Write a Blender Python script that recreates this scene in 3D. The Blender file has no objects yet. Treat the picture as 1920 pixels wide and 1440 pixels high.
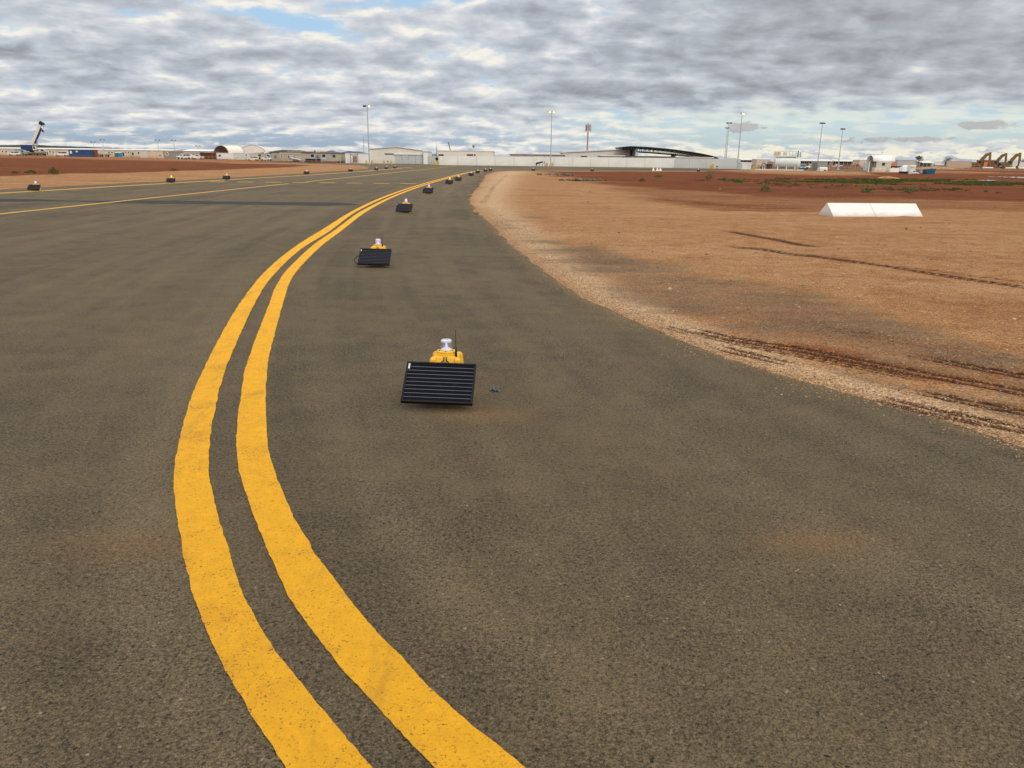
import bpy, bmesh, math, random
import numpy as np
from mathutils import Vector, Matrix

SC = bpy.context.scene
COL = SC.collection
PI = math.pi
rnd = random.Random(7)

# ------------------------------------------------------------------ camera
F = 1442.0                      # focal length in pixels of the 1920 px wide photograph
H = 1.6                         # eye height (m)
ROLL = math.atan(.013)
HOR0, HORS = 284.0, .013        # eye-level line in the photograph: y = HOR0 + HORS * x
TH = math.atan((720 - (HOR0 + HORS * 960)) / F)
FW = np.array([0, math.cos(TH), -math.sin(TH)])
_u = np.array([0, math.sin(TH), math.cos(TH)])
_r = np.array([1.0, 0, 0])
RT = _r * math.cos(ROLL) + _u * math.sin(ROLL)
UP = -_r * math.sin(ROLL) + _u * math.cos(ROLL)
cd = bpy.data.cameras.new("camera")
cd.sensor_fit = 'HORIZONTAL'
cd.sensor_width = 36
cd.lens = 36 * F / 1920
cd.clip_start = .05
cd.clip_end = 30000
cam = bpy.data.objects.new("camera", cd)
COL.objects.link(cam)
cam.matrix_world = Matrix(((RT[0], UP[0], -FW[0], 0), (RT[1], UP[1], -FW[1], 0), (RT[2], UP[2], -FW[2], H), (0, 0, 0, 1)))
SC.camera = cam
SC.view_settings.view_transform = 'Standard'
SC.view_settings.look = 'None'
SC.view_settings.gamma = 1
SC.view_settings.exposure = 0.0
SC.cycles.max_bounces = 6
SC.cycles.transparent_max_bounces = 8


def hor(px):
    return HOR0 + HORS * px


def G(px, py, z=0.0):
    """survey: where the sight line of a photo pixel meets the ground"""
    d = FW + (px - 960) / F * RT - (py - 720) / F * UP
    t = (z - H) / d[2]
    return (d[0] * t, d[1] * t)


def WX(px, D, py=None):
    """survey: easting of a sight line at northing D"""
    d = FW + (px - 960) / F * RT - ((hor(px) if py is None else py) - 720) / F * UP
    return d[0] * D / d[1]


def ZZ(px, py, D):
    """survey: height of a sight line at northing D"""
    d = FW + (px - 960) / F * RT - (py - 720) / F * UP
    return H + d[2] * D / d[1]


# ------------------------------------------------------------------ node helpers
class NT:
    def __init__(s, tree):
        s.t = tree
        s.k = 0

    def n(s, typ, ins=None, **props):
        nd = s.t.nodes.new(typ)
        nd.location = ((s.k % 12) * 180, -(s.k // 12) * 200)
        s.k += 1
        for a, b in props.items():
            setattr(nd, a, b)
        for a, b in (ins or {}).items():
            s.put(nd.inputs[a], b)
        return nd

    def put(s, sock, v):
        if isinstance(v, bpy.types.NodeSocket):
            s.t.links.new(v, sock)
        elif isinstance(v, (tuple, list)) and len(v) == 3 and sock.type == 'RGBA':
            sock.default_value = (*v, 1)
        else:
            sock.default_value = v

    def m(s, op, a, b=None, c=None, clamp=False):
        nd = s.n('ShaderNodeMath', operation=op, use_clamp=clamp)
        s.put(nd.inputs[0], a)
        if b is not None:
            s.put(nd.inputs[1], b)
        if c is not None:
            s.put(nd.inputs[2], c)
        return nd.outputs[0]

    def mix(s, f, a, b, blend='MIX'):
        nd = s.n('ShaderNodeMix', data_type='RGBA', blend_type=blend)
        s.put(nd.inputs[0], f)
        s.put(nd.inputs[6], a)
        s.put(nd.inputs[7], b)
        return nd.outputs[2]

    def ss(s, v, a, b, lo=0.0, hi=1.0):
        nd = s.n('ShaderNodeMapRange', interpolation_type='SMOOTHSTEP')
        s.put(nd.inputs[0], v)
        nd.inputs[1].default_value = a
        nd.inputs[2].default_value = b
        nd.inputs[3].default_value = lo
        nd.inputs[4].default_value = hi
        return nd.outputs[0]

    def noise(s, vec, scale, detail=4, rough=.55, dist=0.0):
        nd = s.n('ShaderNodeTexNoise', {'Vector': vec, 'Scale': scale, 'Detail': detail, 'Roughness': rough, 'Distortion': dist})
        return nd.outputs[0]

    def comb(s, x, y, z):
        return s.n('ShaderNodeCombineXYZ', {0: x, 1: y, 2: z}).outputs[0]

    def vm(s, op, a, b=None):
        nd = s.n('ShaderNodeVectorMath', operation=op)
        s.put(nd.inputs[0], a)
        if b is not None:
            s.put(nd.inputs[1], b)
        return nd.outputs[1] if op in ('DISTANCE', 'LENGTH', 'DOT_PRODUCT') else nd.outputs[0]

    def attr(s, name):
        return s.n('ShaderNodeAttribute', attribute_name=name).outputs[2]


# ------------------------------------------------------------------ world: overcast evening sky
SUN_AZ = math.radians(152)      # clockwise from straight ahead (+Y): behind the camera, to the right
SUN_EL = math.radians(34)
W = bpy.data.worlds.new("World")
SC.world = W
W.use_nodes = True
W.node_tree.nodes.clear()
q = NT(W.node_tree)
dirv = q.n('ShaderNodeTexCoord').outputs['Generated']
sep = q.n('ShaderNodeSeparateXYZ', {0: dirv})
dx, dy, dz = sep.outputs
z0 = q.m('MAXIMUM', dz, 0.0)
azd = q.m('MULTIPLY', q.m('ARCTAN2', dx, dy), 180 / PI)         # degrees, + to the right
eld = q.m('MULTIPLY', q.m('ARCSINE', q.m('MINIMUM', q.m('MAXIMUM', dz, -1.0), 1.0)), 180 / PI)
kk = q.m('DIVIDE', 1.0, q.m('ADD', z0, .10))
cx = q.m('MULTIPLY', dx, kk)
cy = q.m('MULTIPLY', dy, kk)
P = q.comb(cx, cy, 0.0)


def blob(a, e, sa, se, tilt=0.0):
    """soft patch of weather at azimuth a, elevation e (degrees)"""
    u = q.m('SUBTRACT', azd, a)
    v = q.m('SUBTRACT', q.m('SUBTRACT', eld, e), q.m('MULTIPLY', u, tilt))
    r2 = q.m('ADD', q.m('POWER', q.m('DIVIDE', u, sa), 2.0), q.m('POWER', q.m('DIVIDE', v, se), 2.0))
    return q.m('EXPONENT', q.m('MULTIPLY', r2, -1.0))


P2 = q.comb(q.m('DIVIDE', dx, q.m('ADD', z0, .30)), q.m('DIVIDE', dy, q.m('ADD', z0, .30)), 0.0)
wob = q.n('ShaderNodeTexNoise', {'Vector': P2, 'Scale': 5.0, 'Detail': 2.0})
P2 = q.vm('ADD', P2, q.vm('MULTIPLY', q.vm('SUBTRACT', wob.outputs[1], (.5, .5, .5)), (.10, .10, 0)))
big = q.noise(q.vm('MULTIPLY', P, (.7, .6, 1)), 1.0, 2, .5)
roll_ = q.noise(q.vm('MULTIPLY', P, (.85, 1.05, 1)), 2.4, 6, .56)          # flat decks seen in perspective
puff = q.noise(P2, 7.6, 6, .54)                                             # heaped cells with some height
puffu = q.noise(q.vm('ADD', P2, (.010, -.046, 0)), 7.6, 5, .50)
fine = q.noise(P2, 21.0, 4, .6)
dens = q.m('ADD', q.m('ADD', q.m('MULTIPLY', roll_, .36), q.m('MULTIPLY', puff, .38)), q.m('ADD', q.m('MULTIPLY', big, .18), q.m('MULTIPLY', fine, .06)))
# clear gaps and heavy masses that the photographed sky has
gap = q.m('ADD', q.m('ADD', q.m('MULTIPLY', blob(-7.0, 10.4, 4.2, .9, -.02), .19), q.m('MULTIPLY', blob(-15.5, 8.6, 6.0, .6, -.12), .18)),
          q.m('ADD', q.m('MULTIPLY', blob(19, 1.9, 16, 1.0, .0), .16), q.m('MULTIPLY', blob(-18, .95, 22, .6), .15)))
mass = q.m('ADD', q.m('ADD', q.m('MULTIPLY', blob(-13, 12.2, 5.0, 1.2), .95), q.m('MULTIPLY', blob(21, 7.0, 15, 2.3, -.05), .9)),
           q.m('ADD', q.m('ADD', q.m('MULTIPLY', blob(26, 10.6, 10, 1.8), .9), q.m('MULTIPLY', blob(10.5, 4.2, 8.5, .8, -.03), .95)),
               q.m('ADD', q.m('MULTIPLY', blob(-32, 11.2, 6, 1.4), .7), q.m('MULTIPLY', blob(-31, 5.4, 6, 1.0), .5))))
massn = q.m('MULTIPLY', mass, q.ss(q.m('ADD', q.m('MULTIPLY', puff, 1.1), q.m('MULTIPLY', roll_, .8)), .62, 1.15, .5, 1.2))
dens = q.m('SUBTRACT', q.m('ADD', dens, q.m('MULTIPLY', massn, .12)), gap)
cover = q.ss(dens, .33, .46)
lit = q.m('ADD', q.m('MULTIPLY', q.m('SUBTRACT', puff, puffu), 2.7), .48, clamp=True)
body = q.ss(dens, .40, .60)
# cloud colour: cream where thin or lit, lilac grey where thick
shade = q.m('SUBTRACT', q.m('ADD', q.m('MULTIPLY', lit, .64), q.m('MULTIPLY', q.m('SUBTRACT', 1.0, body), .50)), q.m('SUBTRACT', q.m('MULTIPLY', massn, .17), .10))
rampn = q.n('ShaderNodeValToRGB')
cr = rampn.color_ramp
cr.elements[0].position = 0.02
cr.elements[0].color = (.262, .272, .298, 1)
cr.elements[1].position = 1.0
cr.elements[1].color = (.84, .80, .71, 1)
for p_, c_ in ((.40, (.388, .416, .456)), (.63, (.494, .526, .568)), (.85, (.64, .65, .665))):
    e_ = cr.elements.new(p_)
    e_.color = (*c_, 1)
q.put(rampn.inputs[0], shade)
cloud = rampn.outputs[0]
# the western-right part of the deck is thicker and warmer grey, its gap glows pale yellow
cloud = q.mix(q.m('MULTIPLY', q.ss(azd, 0, 26), .38, clamp=True), cloud, q.mix(.4, cloud, (.40, .375, .365)))
glow = q.m('MULTIPLY', q.m('ADD', blob(20, 2.7, 13, 1.1), q.m('MULTIPLY', blob(33, 2.2, 7, .9), .5)), .95, clamp=True)
# clear air behind the clouds
sky = q.n('ShaderNodeTexSky', sky_type='NISHITA', sun_disc=False, sun_elevation=SUN_EL, sun_rotation=SUN_AZ)
sky.air_density = 1.2
sky.dust_density = .8
sky.ozone_density = 2.0
hz = q.ss(eld, -.5, 4.5, 1.0, 0.0)
clear2 = q.mix(q.ss(azd, -8, 12), (.28, .365, .50), (.46, .58, .60))
clear2 = q.mix(glow, clear2, (.80, .85, .67))
cloud = q.mix(q.m('MULTIPLY', glow, q.ss(shade, .3, .8)), cloud, (.80, .80, .63))
# little cumulus heads along the right horizon
Pc = q.comb(q.m('MULTIPLY', azd, .62), q.m('MULTIPLY', eld, 1.7), 3.0)
cum = q.ss(q.m('SUBTRACT', q.noise(Pc, 1.0, 5, .6), q.m('ADD', q.m('MULTIPLY', q.m('POWER', q.m('SUBTRACT', eld, .55), 2.0), .55), q.ss(azd, 2, 9, .25, 0.0))), .42, .50)
# small dark flat clouds under the gap
Pd = q.comb(q.m('MULTIPLY', azd, .30), q.m('MULTIPLY', eld, 1.25), 9.0)
drk = q.ss(q.m('ADD', q.m('ADD', q.m('MULTIPLY', q.noise(Pd, 1.0, 4, .55), .35), q.m('MULTIPLY', q.noise(q.comb(q.m('MULTIPLY', azd, .9), q.m('MULTIPLY', eld, 1.9), 4.0), 1.3, 6, .62), .65)), q.m('SUBTRACT', q.m('ADD', q.m('MULTIPLY', blob(29.8, 2.3, 2.3, .30), .40), q.m('ADD', q.m('MULTIPLY', blob(15.9, 2.2, 1.7, .36), .40), q.m('MULTIPLY', blob(26.0, 1.45, 5.0, .24), .33))), .12)), .52, .66)
cool = q.mix(hz, (.40, .60, .82), clear2)
air = q.n('ShaderNodeBackground', {0: q.mix(.82, sky.outputs[0], q.mix(1.0, cool, (10.5, 10.5, 10.5), 'MULTIPLY')), 1: .1})
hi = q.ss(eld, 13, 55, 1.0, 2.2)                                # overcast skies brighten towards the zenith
c_all = q.mix(cum, cloud, (.80, .76, .62))
c_all = q.mix(q.m('MULTIPLY', drk, .75), c_all, q.mix(fine, (.27, .275, .315), (.42, .42, .45)))
cov = q.m('MAXIMUM', q.m('MAXIMUM', cover, cum), drk)
cov = q.m('MULTIPLY', cov, q.m('SUBTRACT', 1.0, q.m('MULTIPLY', q.m('MULTIPLY', glow, .45), q.m('SUBTRACT', 1.0, drk))))
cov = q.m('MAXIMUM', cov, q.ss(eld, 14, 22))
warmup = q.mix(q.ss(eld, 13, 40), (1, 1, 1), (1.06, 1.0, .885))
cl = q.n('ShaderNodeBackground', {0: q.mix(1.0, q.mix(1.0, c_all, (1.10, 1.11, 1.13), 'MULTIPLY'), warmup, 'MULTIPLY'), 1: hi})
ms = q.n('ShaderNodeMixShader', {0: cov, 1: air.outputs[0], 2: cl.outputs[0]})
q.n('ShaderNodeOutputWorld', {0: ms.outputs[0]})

sd = bpy.data.lights.new("sun", 'SUN')
sd.energy = 1.25
sd.angle = math.radians(22)
sd.color = (1.0, .93, .82)
so = bpy.data.objects.new("sun", sd)
COL.objects.link(so)
sv = Vector((math.sin(SUN_AZ) * math.cos(SUN_EL), math.cos(SUN_AZ) * math.cos(SUN_EL), math.sin(SUN_EL)))
so.rotation_euler = sv.to_track_quat('Z', 'Y').to_euler()
so.location = (0, 0, 50)


# ------------------------------------------------------------------ materials
def new_mat(name):
    m = bpy.data.materials.new(name)
    m.use_nodes = True
    m.node_tree.nodes.clear()
    t = NT(m.node_tree)
    b = t.n('ShaderNodeBsdfPrincipled')
    t.n('ShaderNodeOutputMaterial', {0: b.outputs[0]})
    return m, t, b


_cache = {}


def M(name, col, rough=.6, metal=0.0, var=.10, scale=3.0, bump=0.0, dust=0.0, wave=0.0, spec=.35):
    """painted / plain surface with uneven tone, optional red dust at the foot, optional corrugation"""
    if name in _cache:
        return _cache[name]
    m, t, b = new_mat(name)
    oc = t.n('ShaderNodeTexCoord').outputs['Object']
    nz = t.noise(oc, scale, 5, .6)
    f = t.ss(nz, .3, .7, 1 - var, 1 + var)
    c = t.mix(1.0, col, t.comb(f, f, f), 'MULTIPLY')
    if dust:
        zz = t.n('ShaderNodeSeparateXYZ', {0: t.n('ShaderNodeNewGeometry').outputs[0]}).outputs[2]
        d = t.m('MULTIPLY', t.ss(t.m('ADD', zz, t.m('MULTIPLY', nz, .8)), .3, 1.5, 1.0, 0.0), dust)
        c = t.mix(d, c, (.30, .13, .06))
    t.put(b.inputs['Base Color'], c)
    t.put(b.inputs['Roughness'], rough)
    t.put(b.inputs['Metallic'], metal)
    t.put(b.inputs['Specular IOR Level'], spec)
    if bump or wave:
        hgt = t.noise(oc, scale * 12, 3, .6)
        if wave:
            wv = t.n('ShaderNodeTexWave', {'Vector': oc, 'Scale': wave, 'Distortion': 0.0}, wave_type='BANDS', bands_direction='X')
            hgt = wv.outputs[1]
        bp = t.n('ShaderNodeBump', {'Strength': bump or .5, 'Distance': .03, 'Height': hgt})
        t.put(b.inputs['Normal'], bp.outputs[0])
    _cache[name] = m
    return m


def E(name, col, strength, base=(.8, .8, .8)):
    if name in _cache:
        return _cache[name]
    m, t, b = new_mat(name)
    t.put(b.inputs['Base Color'], base)
    t.put(b.inputs['Emission Color'], col)
    t.put(b.inputs['Emission Strength'], strength)
    _cache[name] = m
    return m


def clear_mat(name, tint, glow=None, gs=0.0, solid=.12):
    m = bpy.data.materials.new(name)
    m.use_nodes = True
    m.node_tree.nodes.clear()
    t = NT(m.node_tree)
    tr = t.n('ShaderNodeBsdfTransparent', {0: tint})
    df = t.n('ShaderNodeBsdfDiffuse', {0: (.92, .92, .95)})
    mx = t.n('ShaderNodeMixShader', {0: solid, 1: tr.outputs[0], 2: df.outputs[0]})
    gl = t.n('ShaderNodeBsdfGlossy', {'Roughness': .05})
    lw = t.n('ShaderNodeLayerWeight', {0: .5})
    m2 = t.n('ShaderNodeMixShader', {0: t.m('ADD', .04, t.m('MULTIPLY', t.m('POWER', lw.outputs[1], 3.0), .5)), 1: mx.outputs[0], 2: gl.outputs[0]})
    out = m2.outputs[0]
    if glow:
        em = t.n('ShaderNodeEmission', {0: glow, 1: gs})
        out = t.n('ShaderNodeAddShader', {0: out, 1: em.outputs[0]}).outputs[0]
    t.n('ShaderNodeOutputMaterial', {0: out})
    return m


# ------------------------------------------------------------------ mesh helpers
class MB:
    def __init__(s):
        s.v, s.f, s.sm = [], [], []

    def add(s, vs, fs, smooth=False, mtx=None):
        o = len(s.v)
        for p in vs:
            s.v.append(tuple(mtx @ Vector(p)) if mtx is not None else tuple(p))
        for f in fs:
            s.f.append([i + o for i in f])
            s.sm.append(smooth)
        return s

    def box(s, x0, x1, y0, y1, z0, z1, mtx=None, ch=0.0):
        if ch:
            a, b = ch, ch
            ring = [(x0 + a, y0), (x1 - a, y0), (x1, y0 + a), (x1, y1 - a), (x1 - a, y1), (x0 + a, y1), (x0, y1 - a), (x0, y0 + a)]
            return s.prism(ring, z0, z1, mtx)
        vs = [(x0, y0, z0), (x1, y0, z0), (x1, y1, z0), (x0, y1, z0), (x0, y0, z1), (x1, y0, z1), (x1, y1, z1), (x0, y1, z1)]
        return s.add(vs, [(3, 2, 1, 0), (4, 5, 6, 7), (0, 1, 5, 4), (1, 2, 6, 5), (2, 3, 7, 6), (3, 0, 4, 7)], mtx=mtx)

    def prism(s, ring, z0, z1, mtx=None, smooth=False):
        n = len(ring)
        vs = [(x, y, z0) for x, y in ring] + [(x, y, z1) for x, y in ring]
        s.add(vs, [(i, (i + 1) % n, n + (i + 1) % n, n + i) for i in range(n)], smooth, mtx)
        s.add([(x, y, z0) for x, y in ring], [tuple(range(n))[::-1]], False, mtx)
        return s.add([(x, y, z1) for x, y in ring], [tuple(range(n))], False, mtx)

    def side(s, prof, y0, y1, mtx=None):
        """profile in x-z, extruded along y"""
        n = len(prof)
        vs = [(x, y0, z) for x, z in prof] + [(x, y1, z) for x, z in prof]
        return s.add(vs, [(i, (i + 1) % n, n + (i + 1) % n, n + i) for i in range(n)] + [tuple(range(n))[::-1], tuple(range(n, 2 * n))], mtx=mtx)

    def endx(s, prof, x0, x1, mtx=None):
        """profile in y-z, extruded along x"""
        n = len(prof)
        vs = [(x0, y, z) for y, z in prof] + [(x1, y, z) for y, z in prof]
        return s.add(vs, [(i, (i + 1) % n, n + (i + 1) % n, n + i) for i in range(n)] + [tuple(range(n))[::-1], tuple(range(n, 2 * n))], mtx=mtx)

    def bar(s, p0, p1, r0, r1=None, n=8, cap=True):
        r1 = r0 if r1 is None else r1
        a, b = Vector(p0), Vector(p1)
        d = (b - a).normalized()
        u = d.orthogonal().normalized()
        w = d.cross(u)
        vs = []
        for c, r in ((a, r0), (b, r1)):
            for i in range(n):
                t = 2 * PI * (i + .5) / n
                vs.append(tuple(c + (u * math.cos(t) + w * math.sin(t)) * r))
        s.add(vs, [(i, (i + 1) % n, n + (i + 1) % n, n + i) for i in range(n)], n > 6)
        if cap:
            s.add(vs[:n], [tuple(range(n))[::-1]])
            s.add(vs[n:], [tuple(range(n))])
        return s

    def tube(s, pts, r, n=6):
        for a, b in zip(pts[:-1], pts[1:]):
            s.bar(a, b, r, r, n)
        return s

    def lathe(s, prof, n=24, c=(0, 0, 0), ax='z', mtx=None):
        vs, fs = [], []
        for r, z in prof:
            for i in range(n):
                t = 2 * PI * i / n
                p = (r * math.cos(t), r * math.sin(t), z)
                if ax == 'x':
                    p = (p[2], p[0], p[1])
                if ax == 'y':
                    p = (p[0], p[2], p[1])
                vs.append((p[0] + c[0], p[1] + c[1], p[2] + c[2]))
        for j in range(len(prof) - 1):
            for i in range(n):
                fs.append((j * n + i, j * n + (i + 1) % n, (j + 1) * n + (i + 1) % n, (j + 1) * n + i))
        return s.add(vs, fs, True, mtx)

    def build(s, name, mat, parent=None, loc=None):
        me = bpy.data.meshes.new(name)
        me.from_pydata(s.v, [], s.f)
        me.polygons.foreach_set('use_smooth', s.sm)
        bm = bmesh.new()
        bm.from_mesh(me)
        bmesh.ops.remove_doubles(bm, verts=bm.verts, dist=1e-5)
        bmesh.ops.recalc_face_normals(bm, faces=bm.faces)
        for e in bm.edges:
            if len(e.link_faces) == 2 and e.calc_face_angle(0) > .7:
                e.smooth = False
        bm.to_mesh(me)
        bm.free()
        me.materials.append(mat)
        o = bpy.data.objects.new(name, me)
        COL.objects.link(o)
        if parent:
            o.parent = parent
        if loc:
            o.location = loc
        return o


def tag(o, label, cat, group=None):
    o['label'] = label
    o['category'] = cat
    if group:
        o['group'] = group
    return o


def thing(name, label, cat, loc, rz=0.0, group=None):
    o = bpy.data.objects.new(name, None)
    o.empty_display_size = .3
    COL.objects.link(o)
    o.location = loc
    o.rotation_euler = (0, 0, rz)
    return tag(o, label, cat, group)


def dup(o, parent=None):
    c = o.copy()
    COL.objects.link(c)
    if parent:
        c.parent = parent
    for ch in list(o.children):
        dup(ch, c)
    return c


def structure(o, kind='structure'):
    o['kind'] = kind
    return o


def grid_mesh(name, co, faces, mat, attrs=None):
    me = bpy.data.meshes.new(name)
    nv, nf = len(co), len(faces)
    me.vertices.add(nv)
    me.vertices.foreach_set('co', np.asarray(co, np.float32).ravel())
    me.loops.add(nf * 4)
    me.loops.foreach_set('vertex_index', np.asarray(faces, np.int32).ravel())
    me.polygons.add(nf)
    me.polygons.foreach_set('loop_start', np.arange(0, nf * 4, 4, dtype=np.int32))
    me.polygons.foreach_set('use_smooth', np.ones(nf, bool))
    me.update(calc_edges=True)
    for k, a in (attrs or {}).items():
        at = me.attributes.new(k, 'FLOAT', 'POINT')
        at.data.foreach_set('value', np.asarray(a, np.float32).ravel())
    me.materials.append(mat)
    o = bpy.data.objects.new(name, me)
    COL.objects.link(o)
    return o


def quads(nr, nc, wrap=False):
    i = np.arange(nr - 1)[:, None]
    j = np.arange(nc if wrap else nc - 1)[None, :]
    j2 = (j + 1) % nc
    return np.stack([i * nc + j, i * nc + j2, (i + 1) * nc + j2, (i + 1) * nc + j], -1).reshape(-1, 4)


# numpy value noise
def vnoise(x, y, seed=0):
    xi, yi = np.floor(x).astype(np.int64), np.floor(y).astype(np.int64)
    fx, fy = x - xi, y - yi
    fx, fy = fx * fx * (3 - 2 * fx), fy * fy * (3 - 2 * fy)

    def hsh(a, b):
        n = (a * 374761393 + b * 668265263 + seed * 974634777) & 0xffffffff
        n = ((n ^ (n >> 13)) * 1274126177) & 0xffffffff
        return ((n ^ (n >> 16)) & 0xffff) / 65535.0
    a, b, c, d = hsh(xi, yi), hsh(xi + 1, yi), hsh(xi, yi + 1), hsh(xi + 1, yi + 1)
    return (a * (1 - fx) + b * fx) * (1 - fy) + (c * (1 - fx) + d * fx) * fy


def fbm(x, y, seed=0, oct=4, gain=.5):
    x, y = np.asarray(x, float), np.asarray(y, float)
    s, a, t = 0, 1.0, 0
    for o in range(oct):
        s = s + a * vnoise(x * 2 ** o + 17.3 * o, y * 2 ** o + 5.1 * o, seed + o)
        t += a
        a *= gain
    return s / t * 2 - 1


def sstep(v, a, b):
    t = np.clip((v - a) / (b - a), 0, 1)
    return t * t * (3 - 2 * t)


def cubic(ys, xs):
    """smooth x(y) through survey points"""
    ys, xs = np.asarray(ys, float), np.asarray(xs, float)
    o = np.argsort(ys)
    ys, xs = ys[o], xs[o]
    m = np.gradient(xs, ys)

    def f(y):
        y = np.asarray(y, float)
        i = np.clip(np.searchsorted(ys, y) - 1, 0, len(ys) - 2)
        h = ys[i + 1] - ys[i]
        t = (y - ys[i]) / h
        tc = np.clip(t, 0, 1)
        r = (2 * tc ** 3 - 3 * tc ** 2 + 1) * xs[i] + (tc ** 3 - 2 * tc ** 2 + tc) * h * m[i] + (-2 * tc ** 3 + 3 * tc ** 2) * xs[i + 1] + (tc ** 3 - tc ** 2) * h * m[i + 1]
        r = r + np.where(t < 0, t * h * m[0], 0) + np.where(t > 1, (t - 1) * h * m[-1], 0)
        return r
    return f


def polysd(x, y, poly):
    """signed distance to a closed polygon, + inside"""
    p = np.asarray(poly, float)
    n = len(p)
    d = np.full(x.shape, 1e9)
    ins = np.zeros(x.shape, bool)
    for i in range(n):
        ax, ay = p[i]
        bx, by = p[(i + 1) % n]
        ex, ey = bx - ax, by - ay
        t = np.clip(((x - ax) * ex + (y - ay) * ey) / (ex * ex + ey * ey + 1e-12), 0, 1)
        d = np.minimum(d, np.hypot(x - ax - t * ex, y - ay - t * ey))
        c = ((ay > y) != (by > y)) & (x < (bx - ax) * (y - ay) / (by - ay + 1e-12) + ax)
        ins ^= c
    return np.where(ins, d, -d)


def lined(x, y, pts):
    """distance to an open polyline and arc length at the foot"""
    p = np.asarray(pts, float)
    d = np.full(x.shape, 1e9)
    s = np.zeros(x.shape)
    e = np.zeros(x.shape)
    acc = 0.0
    tot = np.hypot(*np.diff(p, axis=0).T).sum()
    for i in range(len(p) - 1):
        ax, ay = p[i]
        bx, by = p[i + 1]
        ex, ey = bx - ax, by - ay
        L = math.hypot(ex, ey)
        t = np.clip(((x - ax) * ex + (y - ay) * ey) / (L * L), 0, 1)
        dd = np.hypot(x - ax - t * ex, y - ay - t * ey)
        k = dd < d
        d = np.where(k, dd, d)
        s = np.where(k, acc + t * L, s)
        acc += L
    return d, s, tot


def gpoly(pts):
    return [G(*p) for p in pts]


# ------------------------------------------------------------------ taxiway pavement
EDGE_R = gpoly([(1920, 840), (1740, 780), (1560, 730), (1420, 690), (1320, 655), (1200, 605), (1100, 562), (1050, 530), (985, 480),
                (930, 430), (900, 400), (881, 378), (889, 360), (905, 340), (918, 325)]) + [(-2.2, 96.0), (-1.4, 103.0), (-.6, 108.5)]
_er = cubic([p[1] for p in EDGE_R] + [3.4, 2.6, 1.0], [p[0] for p in EDGE_R] + [3.35, 3.8, 4.8])


def XR(y):
    return _er(y)


def XL(y):
    return np.interp(y, [-20, 34.8, 48.8, 74.2, 100, 109], [-24.5, -22.5, -21.1, -19.7, -19.6, -19.8])


L1 = [(653, 400), (605, 430), (557, 460), (518, 490), (487, 520), (461, 553), (410, 637), (380, 697), (360, 742), (342.5, 800), (330, 855), (326, 900), (329, 938), (341, 1020), (386, 1182), (464, 1328), (533, 1437)]
L2 = [(663, 400), (613, 437), (565, 467), (530, 498), (500, 532), (480, 565), (445, 640), (423, 693), (409, 743), (398, 800), (392, 855), (394, 900), (402, 940), (425, 1020), (491, 1182), (603, 1328), (692, 1437)]
R1 = [(671, 400), (627, 432), (587, 460), (557, 487), (535, 510), (515, 542), (506, 567), (473, 653), (460, 693), (452, 740), (445, 800), (445, 863), (453, 903), (464, 937), (478, 973), (497, 1020), (583, 1182), (708, 1328), (810, 1437)]
R2 = [(682.5, 400), (640, 433), (602, 462), (575, 488), (558, 507), (543, 530), (534, 558), (515, 627), (504, 670), (500, 710), (498, 752), (500, 800), (508, 863), (520, 900), (537, 940), (553, 973), (580, 1020), (705, 1182), (847, 1328), (980, 1437)]
FARC = [(-5.02, 29), (-5.35, 37.6), (-5.5, 48), (-5.5, 60), (-5.45, 72), (-5.25, 85), (-4.9, 97)]


def stripe_edge(px, off):
    g = gpoly(px)
    a, b = g[-1], g[-2]
    k = (a[0] - b[0]) / (a[1] - b[1])
    g += [(a[0] + k * -.35, a[1] - .35), (a[0] + k * -.9, a[1] - .9)]
    g += [(x + off, y) for x, y in FARC]
    return cubic([p[1] for p in g], [p[0] for p in g])


eL1, eL2, eR1, eR2 = stripe_edge(L1, -.225), stripe_edge(L2, -.075), stripe_edge(R1, .075), stripe_edge(R2, .225)


def XC(y):
    return .5 * (eL2(np.maximum(y, .6)) + eR1(np.maximum(y, .6)))


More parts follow.
